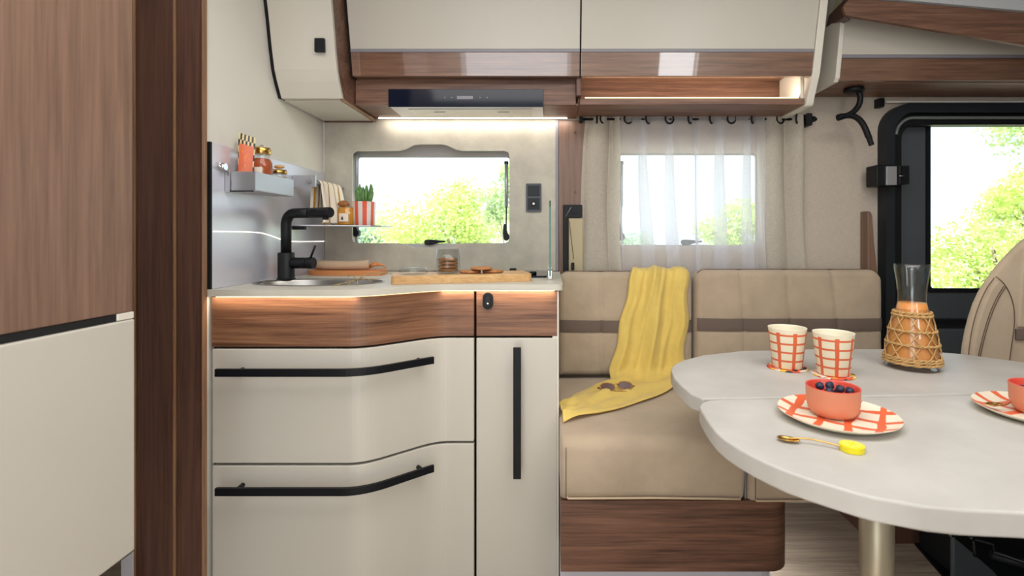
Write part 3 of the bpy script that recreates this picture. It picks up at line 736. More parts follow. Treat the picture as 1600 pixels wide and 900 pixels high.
for i,(dx,dy,dz,tx,lab) in enumerate([(-.248,1.545,0,0,'left cookie lying flat on the board beside the tumbler'),(-.180,1.562,0,0,'right cookie lying flat on the cutting board'),(-.212,1.535,.0112,0,'cookie lying on top of two others on the board')]):
    o = cookie_mesh(.0335,10+i).obj('cookie', cookie, loc=(0,0,0)); o.location=(dx,dy,BZ+dz); o.rotation_euler=(0,tx,i)
    tag(o, lab,'cookie','cookies on the cutting board')
# hob
hb_ = thing('gas_hob','black glass hob at the back of the worktop','hob',(-.2,1.8,WZ))
G().poly(rrect(-.46,-.012,1.655,1.925,.01),[],WZ,WZ+.006,'XY').obj('glass_top', blackglass, hb_, bevel=.0015)
for x,y in ((-.14,1.87),(-.06,1.70),(-.10,1.70)): G().lathe([(.013,0),(.013,.009),(.011,.011),(.0005,.011)],(x,y,WZ+.0062),22).obj('knob', black, hb_)
for x in (-.36,-.18): G().lathe([(.03,0),(.03,.006),(.022,.008),(.0005,.009)],(x-.03,1.79,WZ+.0062),26).obj('burner', black, hb_)
# glass guard
gg = thing('glass_guard','upright green-edged glass guard clamped at the right end of the worktop','guard',(0,1.6,WZ))
G().poly([(1.565,WZ+.012),(1.77,WZ+.012),(1.77,1.155),(1.60,1.162),(1.565,1.14)],[],-.0035,.0015,'YZ').obj('glass', glass_g, gg)
G().poly([(1.561,WZ+.012),(1.565,WZ+.012),(1.565,1.14),(1.561,1.14)],[],-.0040,.0020,'YZ').obj('glass_edge', glass_edge, gg)
for y in (1.58,1.73): G().box(-.009,.007,y-.014,y+.014,WZ,WZ+.030).obj('clamp', chrome, gg, bevel=.003, bseg=3)
# socket
sx0,sx1,sz0,sz1 = X(822,YS),X(846,YS),Z(331,YS),Z(287,YS)
so = thing('wall_socket','dark double wall socket on the splashback right of the window','socket',((sx0+sx1)/2,YS-.01,sz0))
G().poly(rrect(sx0,sx1,sz0,sz1,.004),[],YS-.008,YS-.001).obj('cover_plate', mat('anthracite','#30353f',.35), so, bevel=.002, bseg=3)
zm=(sz0+sz1)/2; xm=(sx0+sx1)/2
box('switch_rocker', sx0+.007,sx1-.007,YS-.0105,YS-.008,zm+.006,sz1-.008, blackp, so)
s2 = box('socket_insert', sx0+.007,sx1-.007,YS-.0100,YS-.008,sz0+.008,zm-.002, blackp, so)
G().tube([(xm,YS-.0102,zm-.024),(xm,YS-.0130,zm-.024)],.012,20).obj('socket_ring', black, s2)
G().tube([(xm,YS-.013,zm-.024),(xm,YS-.0145,zm-.024)],.0045,12).obj('contact', steel, s2)

# ================================================================== TALL UNITS AT LEFT
col = thing('wardrobe_column','dark walnut upright column between the front door and the kitchen','column',(-.97,1.3,0))
box('post', X(209,1.28),-.914,1.285,1.50,0,1.98, walnut_dz, col, bevel=.001)
box('left_panel', X(213,1.272),X(271,1.272)-.001,1.272,1.2845,0,1.98, walnut_dz, col, bevel=.002)
box('middle_trim', X(271,1.272),X(275,1.272),1.268,1.2845,0,1.98, walnut_lip, col, bevel=.002)
box('right_panel', X(275,1.272)+.001,X(316,1.272),1.272,1.2845,0,1.98, walnut_dz, col, bevel=.002)
box('right_lip', X(316,1.272)+.001,X(320,1.272),1.266,1.2825,0,1.98, walnut_lip, col, bevel=.003)
box('left_lip', X(209,1.272),X(213,1.272)-.001,1.266,1.2845,0,1.98, walnut_lip, col, bevel=.003)
XT = -.725
tc_ = thing('tall_cupboard','tall cupboard in the left foreground, walnut above and cream below','cupboard',(-1.1,.65,0))
zbd = 1.05-(497-368)*.867/F*1.0
zbt = 1.05-(860-368)*.867/F
box('upper_door', XT-.022,XT,.36,.867,zbd+.012,1.97, walnut_z, tc_, bevel=.002)
ld = box('lower_door', XT-.022,XT+.002,.36,.869,zbt,zbd-.001, cream_d, tc_, bevel=.003)
box('recess_grip', XT-.045,XT-.001,.36,.835,zbd,zbd+.011, gap, tc_, bevel=0)
box('grip_end', XT-.020,XT+.001,.8355,.868,zbd,zbd+.0115, cream_edge, tc_, bevel=.001)
box('carcass', -1.28,XT-.046,.36,.84,zbt-.0,1.97, walnut_z, tc_, bevel=.002)
box('base', -1.28,XT-.20,.36,.84,0,zbt-.002, cream, tc_, bevel=.002)
stp = G().poly([(-1.071,.0),(-1.043,.0),(-1.043,Z(861,1.25)),(-1.071,Z(874,1.25))],[],1.245,1.250).obj('step_plate', plint, loc=(-1.057,1.247,0), bevel=.001); tag(stp,'small white upright plate on the floor below the cream cupboard door','plate')

# ================================================================== WALL CABINETS
XA0, XA1 = -.8795, -.681
lc = thing('corner_wall_cabinet','cream upright wall cabinet with black button above the sink','cabinet',(-.78,1.75,1.495))
prof = [(1.6315,1.498),(1.622,1.515),(1.605,1.545),(1.590,1.578),(1.575,1.64),(1.558,1.73),(1.542,1.80),(1.528,1.90),(1.52,1.975)]
def strip_yz(prof, th, x0, x1):
    q = [(y+th,z) for y,z in prof]; return G().poly(prof+q[::-1], [], x0, x1, 'YZ')
strip_yz(prof,.016,XA0,XA1).obj('door', cream, lc, bevel=.0015)
q = [(y+.0165,z) for y,z in prof]
G().poly(q+[(1.945,1.975),(1.945,1.502),(1.66,1.502)], [], XA0+.001, XA1-.001, 'YZ').obj('carcass', walnut_x, lc)
G().poly([(y+.004,z) for y,z in prof]+[(1.945,1.975),(1.945,1.502),(1.66,1.502)], [], -.8915, XA0, 'YZ').obj('wall_gap_shade', gap, lc)  # dark strip painted as the shadow line between wall and cabinet
box('underside', XA0,XA1-.010,1.652,1.935,1.4945,1.5018, cream, lc, bevel=.001)
box('underside_edging', XA1-.009,XA1+.003,1.640,1.945,1.492,1.5015, walnut_lip, lc, bevel=.002)
box('rear_edging', XA0,XA1-.010,1.936,1.945,1.490,1.5015, walnut_dz, lc, bevel=.001)
bx_, bz_ = X(500.5,1.568), Z(71.5,1.568)
G().poly(rrect(bx_-.0155,bx_+.0155,bz_-.0215,bz_+.0215,.002),[],1.561,1.569).obj('push_button', black, lc, bevel=.001)
# long wall cabinet
WCG = 1
wc = thing('long_wall_cabinet','long cream and walnut wall cabinet above the windows with two flap doors','cabinet',(.1,1.8,1.505))
XE = .886
slope = (1.694-1.642)/(1.825-1.591)
def yd(z): return 1.694-(z-1.591)*slope
XM = .1005
G().box(XA1+.002,XM-.012,1.739,1.753,1.505,1.60).obj('hood_fascia', walnut_x, wc, bevel=.001)
G().box(XA1+.002,XM,1.7535,1.945,1.5052,1.515).obj('base_board', walnut_x, wc, bevel=.001)
G().box(XM+.001,XE-.001,1.739,1.9115,1.5052,1.529).obj('shelf_board', walnut_x, wc, bevel=.003, bseg=3)
G().box(XM-.0115,XM+.004,1.712,1.753,1.53,1.645).obj('divider', walnut_dz, wc, bevel=.001)
G().box(XM+.005,XE-.001,1.912,1.930,1.530,1.645).obj('niche_back', walnut_x, wc)
G().box(XM+.005,XE-.001,1.72,1.905,1.640,1.650).obj('niche_top', walnut_x, wc)
G().box(XA1+.002,XE-.001,1.76,1.945,1.651,1.975).obj('carcass', walnut_x, wc)
niche_end = G().box(XE-.012,XE-.0012,1.745,1.905,1.5295,1.6395).obj('niche_end', cream_edge, wc)
for nm,(a,b) in (('door',(XA1+.010,XM-.002)),('door',(XM+.003,XE-.001))):
    zt, zs, z0_ = 1.97, 1.676, 1.591
    d = G().poly([(yd(zs),zs),(yd(zt),zt),(yd(zt)+.018,zt),(yd(zs)+.018,zs)],[],a,b,'YZ').obj('door', cream_d, wc, bevel=.0015)
    G().poly([(yd(1.6665)-.001,1.6665),(yd(1.6755)-.001,1.6755),(yd(1.6755)+.016,1.6755),(yd(1.6665)+.016,1.6665)],[],a,b,'YZ').obj('grip_strip', grey, d)
    G().poly([(yd(z0_),z0_),(yd(1.666),1.666),(yd(1.666)+.018,1.666),(yd(z0_)+.018,z0_)],[],a,b,'YZ').obj('gloss_band', walnut_gloss, d, bevel=.001)
# end cap
G().poly([(yd(1.591)+.006,1.591),(yd(1.97)+.006,1.97),(yd(1.97)+.04,1.97),(yd(1.591)+.04,1.591)],[],XA1+.0015,XA1+.0095,'YZ').obj('side_gap_shade', gap, wc)  # dark strip paints shade into the gap beside the left door
G().poly([(yd(1.591)+.008,1.591),(yd(1.97)+.008,1.97),(yd(1.97)+.04,1.97),(yd(1.591)+.04,1.591)],[],XM-.0018,XM+.0028,'YZ').obj('door_gap_shade', gap, wc)  # black strip puts shade into the joint between both doors
ep = [(1.735,1.500),(1.728,1.508),(1.722,1.525),(1.705,1.56)]+[(yd(z)-.006,z) for z in (1.60,1.68,1.80,1.975)]+[(1.945,1.975),(1.945,1.500)]
G().poly(ep,[],XE,XE+.026,'YZ').obj('end_panel', cream_edge, wc, bevel=.003, bseg=3)
o = G().box(XM+.02,XE-.02,1.742,1.746,1.5295,1.5325).obj('light_strip', led_w, loc=(.5,1.744,1.5295)); tag(o,'warm light strip along the front of the open niche','light')
o = G().box(XM+.02,XE-.02,1.895,1.903,1.532,1.536).obj('light_strip', led_w, loc=(.5,1.9,1.532)); tag(o,'warm light strip along the back of the open niche','light')
o = G().box(X(592,1.93),X(886,1.93),1.925,1.930,1.5015,1.5045).obj('light_strip', led, loc=(-.3,1.93,1.5)); tag(o,'bright white light strip under the hood above the kitchen window','light')
light('splashback_led','AREA',(-.28,1.915,1.497),(math.radians(15),0,0),0.75,(1,.93,.83),shape='RECTANGLE',size=.72,size_y=.02)
light('assumed_toe_led','AREA',(.612,1.55,.16),(0,math.radians(-35),0),1.0,(1,.96,.92),shape='RECTANGLE',size=.02,size_y=.4)  # assumed lamp, itself unseen, taken from the glow on the floor
light('niche_led','AREA',(.5,1.76,1.536),(PI-.5,0,0),1.5,(1,.85,.68),shape='RECTANGLE',size=.74,size_y=.015)
light('worktop_led_left','AREA',(-.69,1.290,.891),(math.radians(14),0,0),.32,(1,.82,.62),shape='RECTANGLE',size=.38,size_y=.005)
light('worktop_led_right','AREA',(-.15,1.429,.891),(math.radians(14),0,0),.27,(1,.82,.62),shape='RECTANGLE',size=.32,size_y=.005)
# hood
hd = thing('cooker_hood','slim cooker hood with black glass control strip under the wall cabinet','hood',(-.3,1.8,1.49))
hx0,hx1 = X(607,1.732),X(849,1.732)
G().box(hx0,hx1,1.730,1.7385,Z(167,1.73),Z(139,1.73)).obj('control_glass', blackglass, hd, bevel=.001)
hw = G().box(hx0+.004,hx1-.002,1.732,1.885,1.4955,1.5048).obj('hood_body', alu2, hd, bevel=.002)
G().box(hx0+.062,hx1-.040,1.757,1.873,1.4935,1.4955).obj('filter_frame', mat('hood_light_grey','#c7c4bd',.4,metal=.3), hd, bevel=.001)
for xx in (X(683,1.75),X(785,1.75)): G().box(xx-.02,xx+.02,1.79,1.797,1.492,1.4935).obj('filter_grip', grey, hd, bevel=.0005)
for xx in (X(695,1.73),X(706,1.73),X(750,1.73),X(761,1.73)): G().tube([(xx,1.7303,Z(152.5,1.73)),(xx,1.7294,Z(152.5,1.73))],.0022,10).obj('touch_button', grey, hd)
G().box(X(714,1.73),X(739,1.73),1.7294,1.7303,Z(155,1.73),Z(150,1.73)).obj('display', grey, hd)

# cab wall cabinet
YC = 1.747
cc_ = thing('cab_wall_cabinet','cream and walnut wall cabinet above the cab door','cabinet',(1.7,1.85,1.59))
xl = X(1311,YC); xr = 2.68
def yc(z): return YC-(z-1.59)*.16
G().poly([(YC+.006,1.588),(YC-.006,1.600),(yc(1.68)-.006,1.68),(yc(1.80)-.006,1.80),(1.945,1.80),(1.945,1.588)],[],xl-.016,xl,'YZ').obj('end_panel', cream_edge, cc_, bevel=.002)
G().poly([(YC,1.592),(yc(1.666),1.666),(yc(1.666)+.018,1.666),(YC+.018,1.592)],[],xl+.001,xr,'YZ').obj('gloss_band', walnut_gloss, cc_, bevel=.001)
G().poly([(yc(1.667)-.001,1.667),(yc(1.677)-.001,1.677),(yc(1.677)+.016,1.677),(yc(1.667)+.016,1.667)],[],xl+.001,xr,'YZ').obj('grip_strip', grey, cc_)
G().poly([(yc(1.678),1.678),(yc(1.93),1.93),(yc(1.93)+.018,1.93),(yc(1.678)+.018,1.678)],[],xl+.001,xr,'YZ').obj('door', cream_d, cc_, bevel=.001)
G().box(xl+.001,xr,YC+.019,1.945,1.590,1.60).obj('underside', walnut_x, cc_, bevel=.001)
G().box(xl+.001,xr,YC+.025,1.945,1.601,1.95).obj('carcass', cream, cc_)
# raking walnut beam and cab ceiling
Yb = 1.62
bp = [(X(1322,Yb),Z(24,Yb)),(X(1700,Yb),Z(87,Yb)),(X(1700,Yb),Z(29,Yb)),(X(1372,Yb),Z(0,Yb)),(X(1330,Yb),Z(-6,Yb)),(X(1318,Yb),Z(10,Yb))]
struct(G().poly(bp,[],Yb,Yb+.014).obj('trim_1', walnut_x, loc=(1.2,Yb,1.7), bevel=.002))
bp2 = [(X(1334,Yb),Z(-14,Yb)),(X(1372,Yb),Z(-1,Yb)),(X(1700,Yb),Z(28,Yb)),(X(1700,Yb),Z(-50,Yb))]
struct(G().poly(bp2,[],Yb-.01,Yb+.08).obj('ceiling_2', mat('grey_headlining','#b9bcc0',.7), loc=(1.2,Yb,1.8)))
# dark walnut strip running from the long cabinet end to the beam, with roof trim above it
struct(G().add([(X(1282,1.9),1.9,Z(46,1.9)),(X(1283,1.9),1.9,Z(37,1.9)),(X(1326,Yb),Yb,Z(-8,Yb)),(X(1322,Yb),Yb,Z(26,Yb)),
                (X(1282,1.9)+.03,1.92,Z(46,1.9)),(X(1283,1.9)+.03,1.92,Z(37,1.9)),(X(1326,Yb)+.03,Yb+.03,Z(-8,Yb)),(X(1322,Yb)+.03,Yb+.03,Z(26,Yb))],
               [(0,1,2,3),(4,7,6,5),(0,4,5,1),(1,5,6,2),(2,6,7,3),(3,7,4,0)]).obj('trim_2', walnut_dz, loc=(1.1,1.8,1.7)))
struct(G().add([(X(1277,1.93),1.93,Z(46,1.93)),(X(1277,1.93),1.93,2.0),(X(1335,1.65),1.65,2.0),(X(1327,1.65),1.65,Z(-6,1.65)),
                (X(1277,1.93)+.03,1.95,Z(46,1.93)),(X(1277,1.93)+.03,1.95,2.0),(X(1335,1.65)+.03,1.67,2.0),(X(1327,1.65)+.03,1.67,Z(-6,1.65))],
               [(0,1,2,3),(4,7,6,5),(0,4,5,1),(1,5,6,2),(2,6,7,3),(3,7,4,0)]).obj('trim_3', mat('roof_trim','#c3bf9d',.6), loc=(1.1,1.8,1.8)))

# ================================================================== WINDOW DRESSING
rod = thing('curtain_rod','black curtain rod under the long wall cabinet','rod',(.5,1.86,1.48))
RZ = 1.499; RY = 1.928
G().tube([(.125,RY,RZ),(1.000,RY,RZ)],.0045,12).obj('pole', black, rod)
G().poly(rrect(.984,1.008,RZ-.026,RZ+.022,.006),[],RY-.008,YW-.001).obj('end_bracket', black, rod, bevel=.003)
G().tube([(1.009,RY-.001,RZ),(1.020,RY-.001,RZ)],.011,16).obj('end_knob', black, rod)
G().tube([(1.020,RY-.001,RZ),(1.027,RY-.001,RZ)],.006,14).obj('end_screw', black, rod)
G().box(.112,.126,RY-.006,YW-.014,RZ-.012,RZ+.012).obj('rod_bracket', black, rod, bevel=.002)
def curtain(name, label, m, t0,t1,b0,b1, waves, amp, ph, rings, zb_=.872, yo=0, fo=.012, rdy=-.012):
    zt = 1.514
    def fn(u,v):
        x = (t0+(t1-t0)*u)*v+(b0+(b1-b0)*u)*(1-v)
        a = amp*(.55+.45*v)
        y = RY+yo+a*math.sin(2*PI*waves*u+ph)+.003*math.sin(17*u+3*v)*(1-v)+.004*math.sin(7*v+u*4)*(1-v)
        x += fo*math.sin(2*PI*waves*u*1.0+ph+1.6)*(1-.3*v)*math.sin(PI*u)**.5+.004*math.sin(v*6+u*3)
        return (x,y,zb_+(zt-zb_)*v)
    o = G().grid(fn, 90, 34).obj(name, m, loc=((t0+t1)/2,RY,zb_), fix=False)
    tag(o,label,'curtain')
    for (x,ang) in rings:
        ang *= .72; c = Vector((x,RY+rdy,RZ-.001)); d = Vector((math.cos(ang),math.sin(ang),0)); 
        G().tube([c+d*.0175*math.cos(a*PI/10)+Vector((0,0,.0175*math.sin(a*PI/10))) for a in range(20)],.0036,8,closed=True).obj('eyelet', black, o)
    return o
xx = lambda p: X(p,RY)
c1 = curtain('linen_curtain','beige linen curtain at the left of the sofa window',linen,xx(916),xx(966),xx(899),xx(971),1.6,.019,.6,[(xx(942),1.1),(xx(932),2.1)])
c2 = curtain('sheer_curtain','left sheer white curtain panel of the sofa window',sheer,xx(955),xx(1092),xx(968),xx(1097),3.4,.013,.2,[(xx(981),.5),(xx(1012),1.2),(xx(1045),.4),(xx(1077),1.25)],yo=.003,fo=.052,rdy=-.011)
c3 = curtain('sheer_curtain','right sheer white curtain panel of the sofa window',sheer,xx(1089),xx(1192),xx(1089),xx(1195),2.6,.013,1.9,[(xx(1110),1.25),(xx(1141),.35),(xx(1174),1.3)],yo=.001,fo=.055,rdy=-.013)
c4 = curtain('linen_curtain','beige linen curtain at the right of the sofa window',linen,xx(1186),xx(1252),xx(1190),xx(1258),1.7,.019,1.2,[(xx(1217),.45),(xx(1243),1.3)])

# wood post and seat belt beside the kitchen
po = thing('walnut_post','narrow walnut wall post between splashback and linen curtain','post',(.08,1.95,.9))
box('face', .032,.135,YW-.013,YW-.001,.86,1.4995, walnut_z, po, bevel=.002)
for zz in (Z(206,1.93),Z(300,1.93)): G().tube([(X(899,1.93),YW-.0132,zz),(X(899,1.93),YW-.0155,zz)],.005,14).obj('screw_cap', walnut_dz, po)
bl = thing('seat_belt','black seat belt bracket with beige trim panel by the linen curtain','seat belt',(.08,1.9,.9))
G().poly([(X(880,1.935),Z(425,1.935)),(X(888,1.935),Z(425,1.935)),(X(888,1.935),Z(340,1.935)),(X(910,1.935),Z(340,1.935)),(X(910,1.935),Z(320,1.935)),(X(880,1.935),Z(320,1.935))],[],1.934,1.946).obj('bracket', black, bl, bevel=.002)
G().tube([(X(898,1.9),1.934,Z(329,1.9)),(X(898,1.9),1.925,Z(329,1.9))],.010,18).obj('pivot', black, bl)
G().tube([(X(884,1.9),1.932,Z(338,1.9)),(X(893,1.9),1.930,Z(323,1.9))],.0015,6).obj('belt_edge', grey, bl)
G().box(X(889,1.92),X(911,1.92),1.936,1.946,.88,Z(341,1.92)).obj('trim_panel', mat('beige_trim','#b9ab8c',.7), bl, bevel=.002)
G().tube([(X(890,1.9),1.934,Z(345,1.9)),(X(897,1.9),1.932,Z(405,1.9))],.0012,6).obj('cord', stitch, bl)
G().poly(rrect(X(893,1.9),X(898,1.9),Z(423,1.9),Z(411,1.9),.004),[],1.928,1.935).obj('clip', black, bl, bevel=.001)

# reading lamp
rl = thing('reading_lamp','black gooseneck reading lamp hanging under the cab cabinet','lamp',(X(1334,1.83),1.83,1.55))
YL=1.83
def q_(px,py): return (X(px,YL),YL,Z(py,YL))
G().lathe([(.0005,-.017),(.030,-.017),(.034,-.012),(.034,-.004),(.032,0)],(X(1334,YL),YL,1.5895),30,cap1=True).obj('base', black, rl)
G().tube(smoothp([q_(1341,141),q_(1345,152),q_(1342,166),q_(1333,176),q_(1322,181)],3,False),.010,14).obj('neck', black, rl)
G().tube(smoothp([q_(1309,184),q_(1316,182),q_(1326,180),q_(1337,182),q_(1347,191),q_(1353,203),q_(1357,214),q_(1362,227)],3,False),
         [.012]*12+[.0105]*(len(smoothp([(0,)]*8,3,False))-24)+[.009]*12,14).obj('lamp_arm', black, rl)
G().ball(q_(1359.5,219),.011,14,8,sx=.8,sy=.6,sz=2.0).obj('lamp_head', blackp, rl)
# blind rail
br_ = thing('blind_rail','thin white blind rail above the cab door','rail',(1.9,1.9,1.55))
G().tube([(X(1383,1.938),1.938,Z(159,1.938)),(2.6,1.938,Z(159,1.938))],.0042,10).obj('rail', cream_edge, br_)
G().box(X(1373,1.93),X(1382,1.93),1.928,YW-.001,Z(167,1.93),Z(153,1.93)).obj('rail_holder', black, br_, bevel=.002)

# ================================================================== DINETTE
YB = 1.842
def cushion(name,label,x0,x1,z0,z1,seams,bandz,rc=.035):
    t = thing(name,label,'cushion',((x0+x1)/2,YB+.05,z0),'sofa back cushions')
    nu,nv = 96,64; W=x1-x0; H=z1-z0; cx=(x0+x1)/2; cz=(z0+z1)/2
    def base(u,v):
        x=(u-.5)*W; z=(v-.5)*H; ax=W/2-rc; az=H/2-rc; r=rc
        if abs(x)>ax and z>az:      # rounded upper corners
            dx=abs(x)-ax; dz=z-az; m=max(dx,dz)/r; l=math.hypot(dx,dz)
            if l>0: k=m*r/l; dx*=k; dz*=k
            x=math.copysign(ax+dx,x); z=az+dz
        return x,z
    def edge(x,z):
        ax=W/2-rc; az=H/2-rc
        if abs(x)>ax and z>az: return rc-math.hypot(abs(x)-ax,z-az)
        return min(W/2-abs(x), H/2-z, H/2+z)
    def fn(u,v):
        x,z = base(u,v); e = max(0,edge(x,z)); r=.022
        y = r*(1-math.sqrt(max(0,1-(1-min(e,r)/r)**2)))
        y -= .010*min(1,e/.12)                       # soft fullness
        for s0,s1 in seams:
            xs_ = (s0+(s1-s0)*v)-cx; d=abs(x-xs_); y += .0055*math.exp(-(d/.0035)**2)+.003*math.exp(-(d/.016)**2)
        for bz in bandz: y += .002*math.exp(-((z+cz-bz)/.006)**2)
        d = abs(edge(x,z)-.012); y += .002*math.exp(-(d/.002)**2)
        y += .0022*noise.noise(Vector((x*14+x0*9,z*14,1)))+.0012*noise.noise(Vector((x*40,z*40,4)))
        return (cx+x,YB+y,cz+z)
    g = G().grid(fn,nu,nv)
    n=(nu+1)*(nv+1)
    ring_i = [i for i in range(nu+1)]+[j*(nu+1)+nu for j in range(1,nv+1)]+[nv*(nu+1)+i for i in range(nu-1,-1,-1)]+[j*(nu+1) for j in range(nv-1,0,-1)]
    m=len(ring_i); bv=[Vector((g.v[i].x,YB+.060,g.v[i].z)) for i in ring_i]
    b=len(g.v); g.v+=bv
    for k in range(m): g.f.append([ring_i[k],ring_i[(k+1)%m],b+(k+1)%m,b+k]); g.sm.append(False)
    g.f.append([b+k for k in range(m)]); g.sm.append(False)
    g.obj('padding', suede, t)
    # brown band, following the padding
    def bf(u,v):
        U=.0+u*1.0; V=(bandz[0]+(bandz[1]-bandz[0])*v-z0)/H; p=fn(.008+.984*U,V); return (p[0],p[1]-.0035,p[2])
    G().grid(bf,nu*2,6).obj('stripe', band, t, fix=False)
    # piping along the top
    G().tube([ (fn(i/60,1.0)[0], YB+.024, fn(i/60,1.0)[2]+.0005) for i in range(61)],.0022,6).obj('piping', stitch, t)
    return t
cushion('back_cushion','left beige suede back cushion under the yellow scarf',.031,.5265,.530,Z(425,YB),[(X(940,YB),X(940,YB)),(X(1055,YB),X(1058,YB))],[Z(519,YB),Z(500,YB)])
cushion('back_cushion','wide right beige suede back cushion beside the cab door',.536,1.230,.530,Z(422,YB),[(X(1166,YB),X(1157,YB)),(X(1239,YB),X(1229,YB)),(X(1313,YB),X(1301,YB))],[Z(517,YB),Z(497,YB)],.045)
SZ=.526
def seat(name,label,x0,x1,yf,y1,zb_,x1b=None):
    t = thing(name,label,'cushion',((x0+x1)/2,1.5,zb_),'sofa seat cushions'); r=.035
    prof=[(yf+.006,zb_)]+[(yf,zb_+.02),(yf-.003,zb_+.07)]+[(yf+r-r*math.cos(a*PI/16),SZ-r+r*math.sin(a*PI/16)) for a in range(0,9)]+[(yf+.15,SZ+.003),(1.7,SZ),(y1,SZ),(y1,zb_)]
    n=70; vs=[];fs=[];W=x1-x0
    # densify
    P=[]
    for i in range(len(prof)):
        a=prof[i]; b=prof[(i+1)%len(prof)]; k=max(1,int(math.dist(a,b)/.02))
        P+=[(a[0]+(b[0]-a[0])*j/k,a[1]+(b[1]-a[1])*j/k) for j in range(k)]
    m=len(P); cy=(yf+y1)/2; cz=(zb_+SZ)/2
    for i in range(n+1):
        u=i/n; d=min(u,1-u)*W; s=.012; inset = s*(1-math.sqrt(max(0,1-(1-min(d,s)/s)**2)))
        for (y,z) in P:
            k=Vector((y-cy,z-cz)); L_=k.length; 
            wr = .0022*noise.noise(Vector((u*W*10,y*8,z*10+x0)))+.0035*math.exp(-d/.05)*noise.noise(Vector((u*W*30,y*5,z*28)))
            kk=1-(inset-wr)/L_; x = x0+u*W
            vs.append((x, cy+k.x*kk, cz+k.y*(kk if z>zb_+.01 else 1)))
    for i in range(n):
        for j in range(m):
            j2=(j+1)%m; fs.append((i*m+j,i*m+j2,(i+1)*m+j2,(i+1)*m+j))
    g=G().add(vs,fs,smooth=True); g.f.append(list(range(m))[::-1]); g.f.append([n*m+k for k in range(m)]); g.sm+=[False,False]
    g.obj('padding', suede, t)
    G().tube([(x0+.004,yf+.02,zb_+.012),(x0+.02,yf+.001,zb_+.001),(x0+.1,yf,zb_+.002),((x0+x1)/2,yf-.001,zb_+.0035),(x1-.06,yf,zb_+.001),(x1-.015,yf+.001,zb_-.001),(x1-.003,yf+.02,zb_+.01)],.0028,8).obj('piping', suede_l, t)
    G().tube([(x0+.014,yf-.0035,zb_+.006+i*.0142) for i in range(10)],.0009,5).obj('stitching', stitch, t)
    return t
seat('seat_cushion','left beige suede sofa seat cushion next to the kitchen',.026,.503,1.284,1.838,.372)
seat('seat_cushion','right beige suede sofa seat cushion reaching under the table',.512,1.06,1.284,1.838,.366)
bb = thing('bench_base','dark walnut bench base below the sofa cushions','bench',(.33,1.5,0))
x1=.629; r=.06
pl=[(.027,1.292)]+[(x1-r+r*math.sin(a*PI/20),1.292+r-r*math.cos(a*PI/20)) for a in range(11)]+[(x1,1.945),(.027,1.945)]
G().poly(pl,[],.180,.3635,'XY').obj('panel', walnut_red, bb)
pl2=[(.027,1.33)]+[(x1-.02-r+r*math.sin(a*PI/12),1.33+r-r*math.cos(a*PI/12)) for a in range(7)]+[(x1-.02,1.945),(.027,1.945)]
G().poly(pl2,[],.0,.1795,'XY').obj('toe_kick', plint, bb)
sbx = box('strap_anchor', X(1163.7,1.3),X(1166,1.3),1.30,1.31,.3638,.46, grey, bb, bevel=.001)
# walnut box by the cab
wb = thing('walnut_footbox','walnut box on the floor behind the table leg','box',(1.2,1.8,0))
G().box(1.095,1.258,1.70,1.955,.0,.362).obj('panel', walnut_dz, wb, bevel=.002)
G().box(1.2585,1.42,1.78,1.955,.0,.362).obj('rear_panel', walnut_red, wb, bevel=.002)
# seat back support for back cushions & wood end board
eb = G().poly([(X(1356,1.91),.6),(X(1356,1.91),Z(330,1.91)),(X(1360,1.91),Z(330,1.91)),(X(1363,1.91),Z(336,1.91)),(X(1366,1.91),Z(380,1.91)),(X(1372,1.91),Z(430,1.91)),(X(1374,1.91),.6)],[],1.91,1.957).obj('end_board', walnut_z, loc=(1.2,1.92,.6), bevel=.003)
tag(eb,'walnut end board standing behind the right back cushion','board')
sl = box('wall_ledge', .031,1.19,YB+.064,YW-.001,.40,.862, suede, bevel=.004); tag(sl,'beige padded ledge behind the sofa back cushions','ledge')

# ---- yellow scarf
rows = []
def onb(L,R,y,yy=YB-.016,zadd=0): rows.append(((X(L,yy),yy,Z(y,yy)+zadd),(X(R,yy),yy,Z(y,yy)+zadd)))
zt = Z(425,YB)
rows.append(((X(990,YB+.07),YB+.0625,zt-.05),(X(1070,YB+.07),YB+.0625,zt-.05)))
rows.append(((X(989,YB+.06),YB+.060,zt+.004),(X(1071,YB+.06),YB+.060,zt+.004)))
rows.append(((X(988,YB),YB+.03,zt+.010),(X(1073,YB),YB+.03,zt+.010)))
rows.append(((X(986,YB),YB-.004,zt+.004),(X(1075,YB),YB-.004,zt+.004)))
for y,L,R in ((440,984,1075),(460,979,1075),(485,973,1075),(510,968,1074),(535,963,1071),(560,957,1069)): onb(L,R,y)
rows.append(((X(953,1.82),1.818,.560),(X(1068,1.82),1.818,.560)))
def ons(L,yl,R,yr,h=.010):
    z=SZ+h; YL_=F*(1.05-z)/(yl-368); YR_=F*(1.05-z)/(yr-368)
    rows.append(((X(L,YL_),YL_,z),(X(R,YR_),YR_,z)))
ons(952,592,1066,596,.012); ons(944,597,1054,603); ons(930,602,1030,616); ons(915,608,1003,627); ons(902,614,968,638); ons(893,622,935,645); ons(884,628,905,653); ons(874,632,880,659)
import bisect
def cr(p0,p1,p2,p3,t): return tuple(.5*((2*p1[k])+(-p0[k]+p2[k])*t+(2*p0[k]-5*p1[k]+4*p2[k]-p3[k])*t*t+(-p0[k]+3*p1[k]-3*p2[k]+p3[k])*t**3) for k in range(3))
def rowat(s,side):
    n=len(rows)-1; a=min(int(s*n),n-1); t=s*n-a; g_=lambda i: rows[max(0,min(n,i))][side]
    return Vector(cr(g_(a-1),g_(a),g_(a+1),g_(a+2),t))
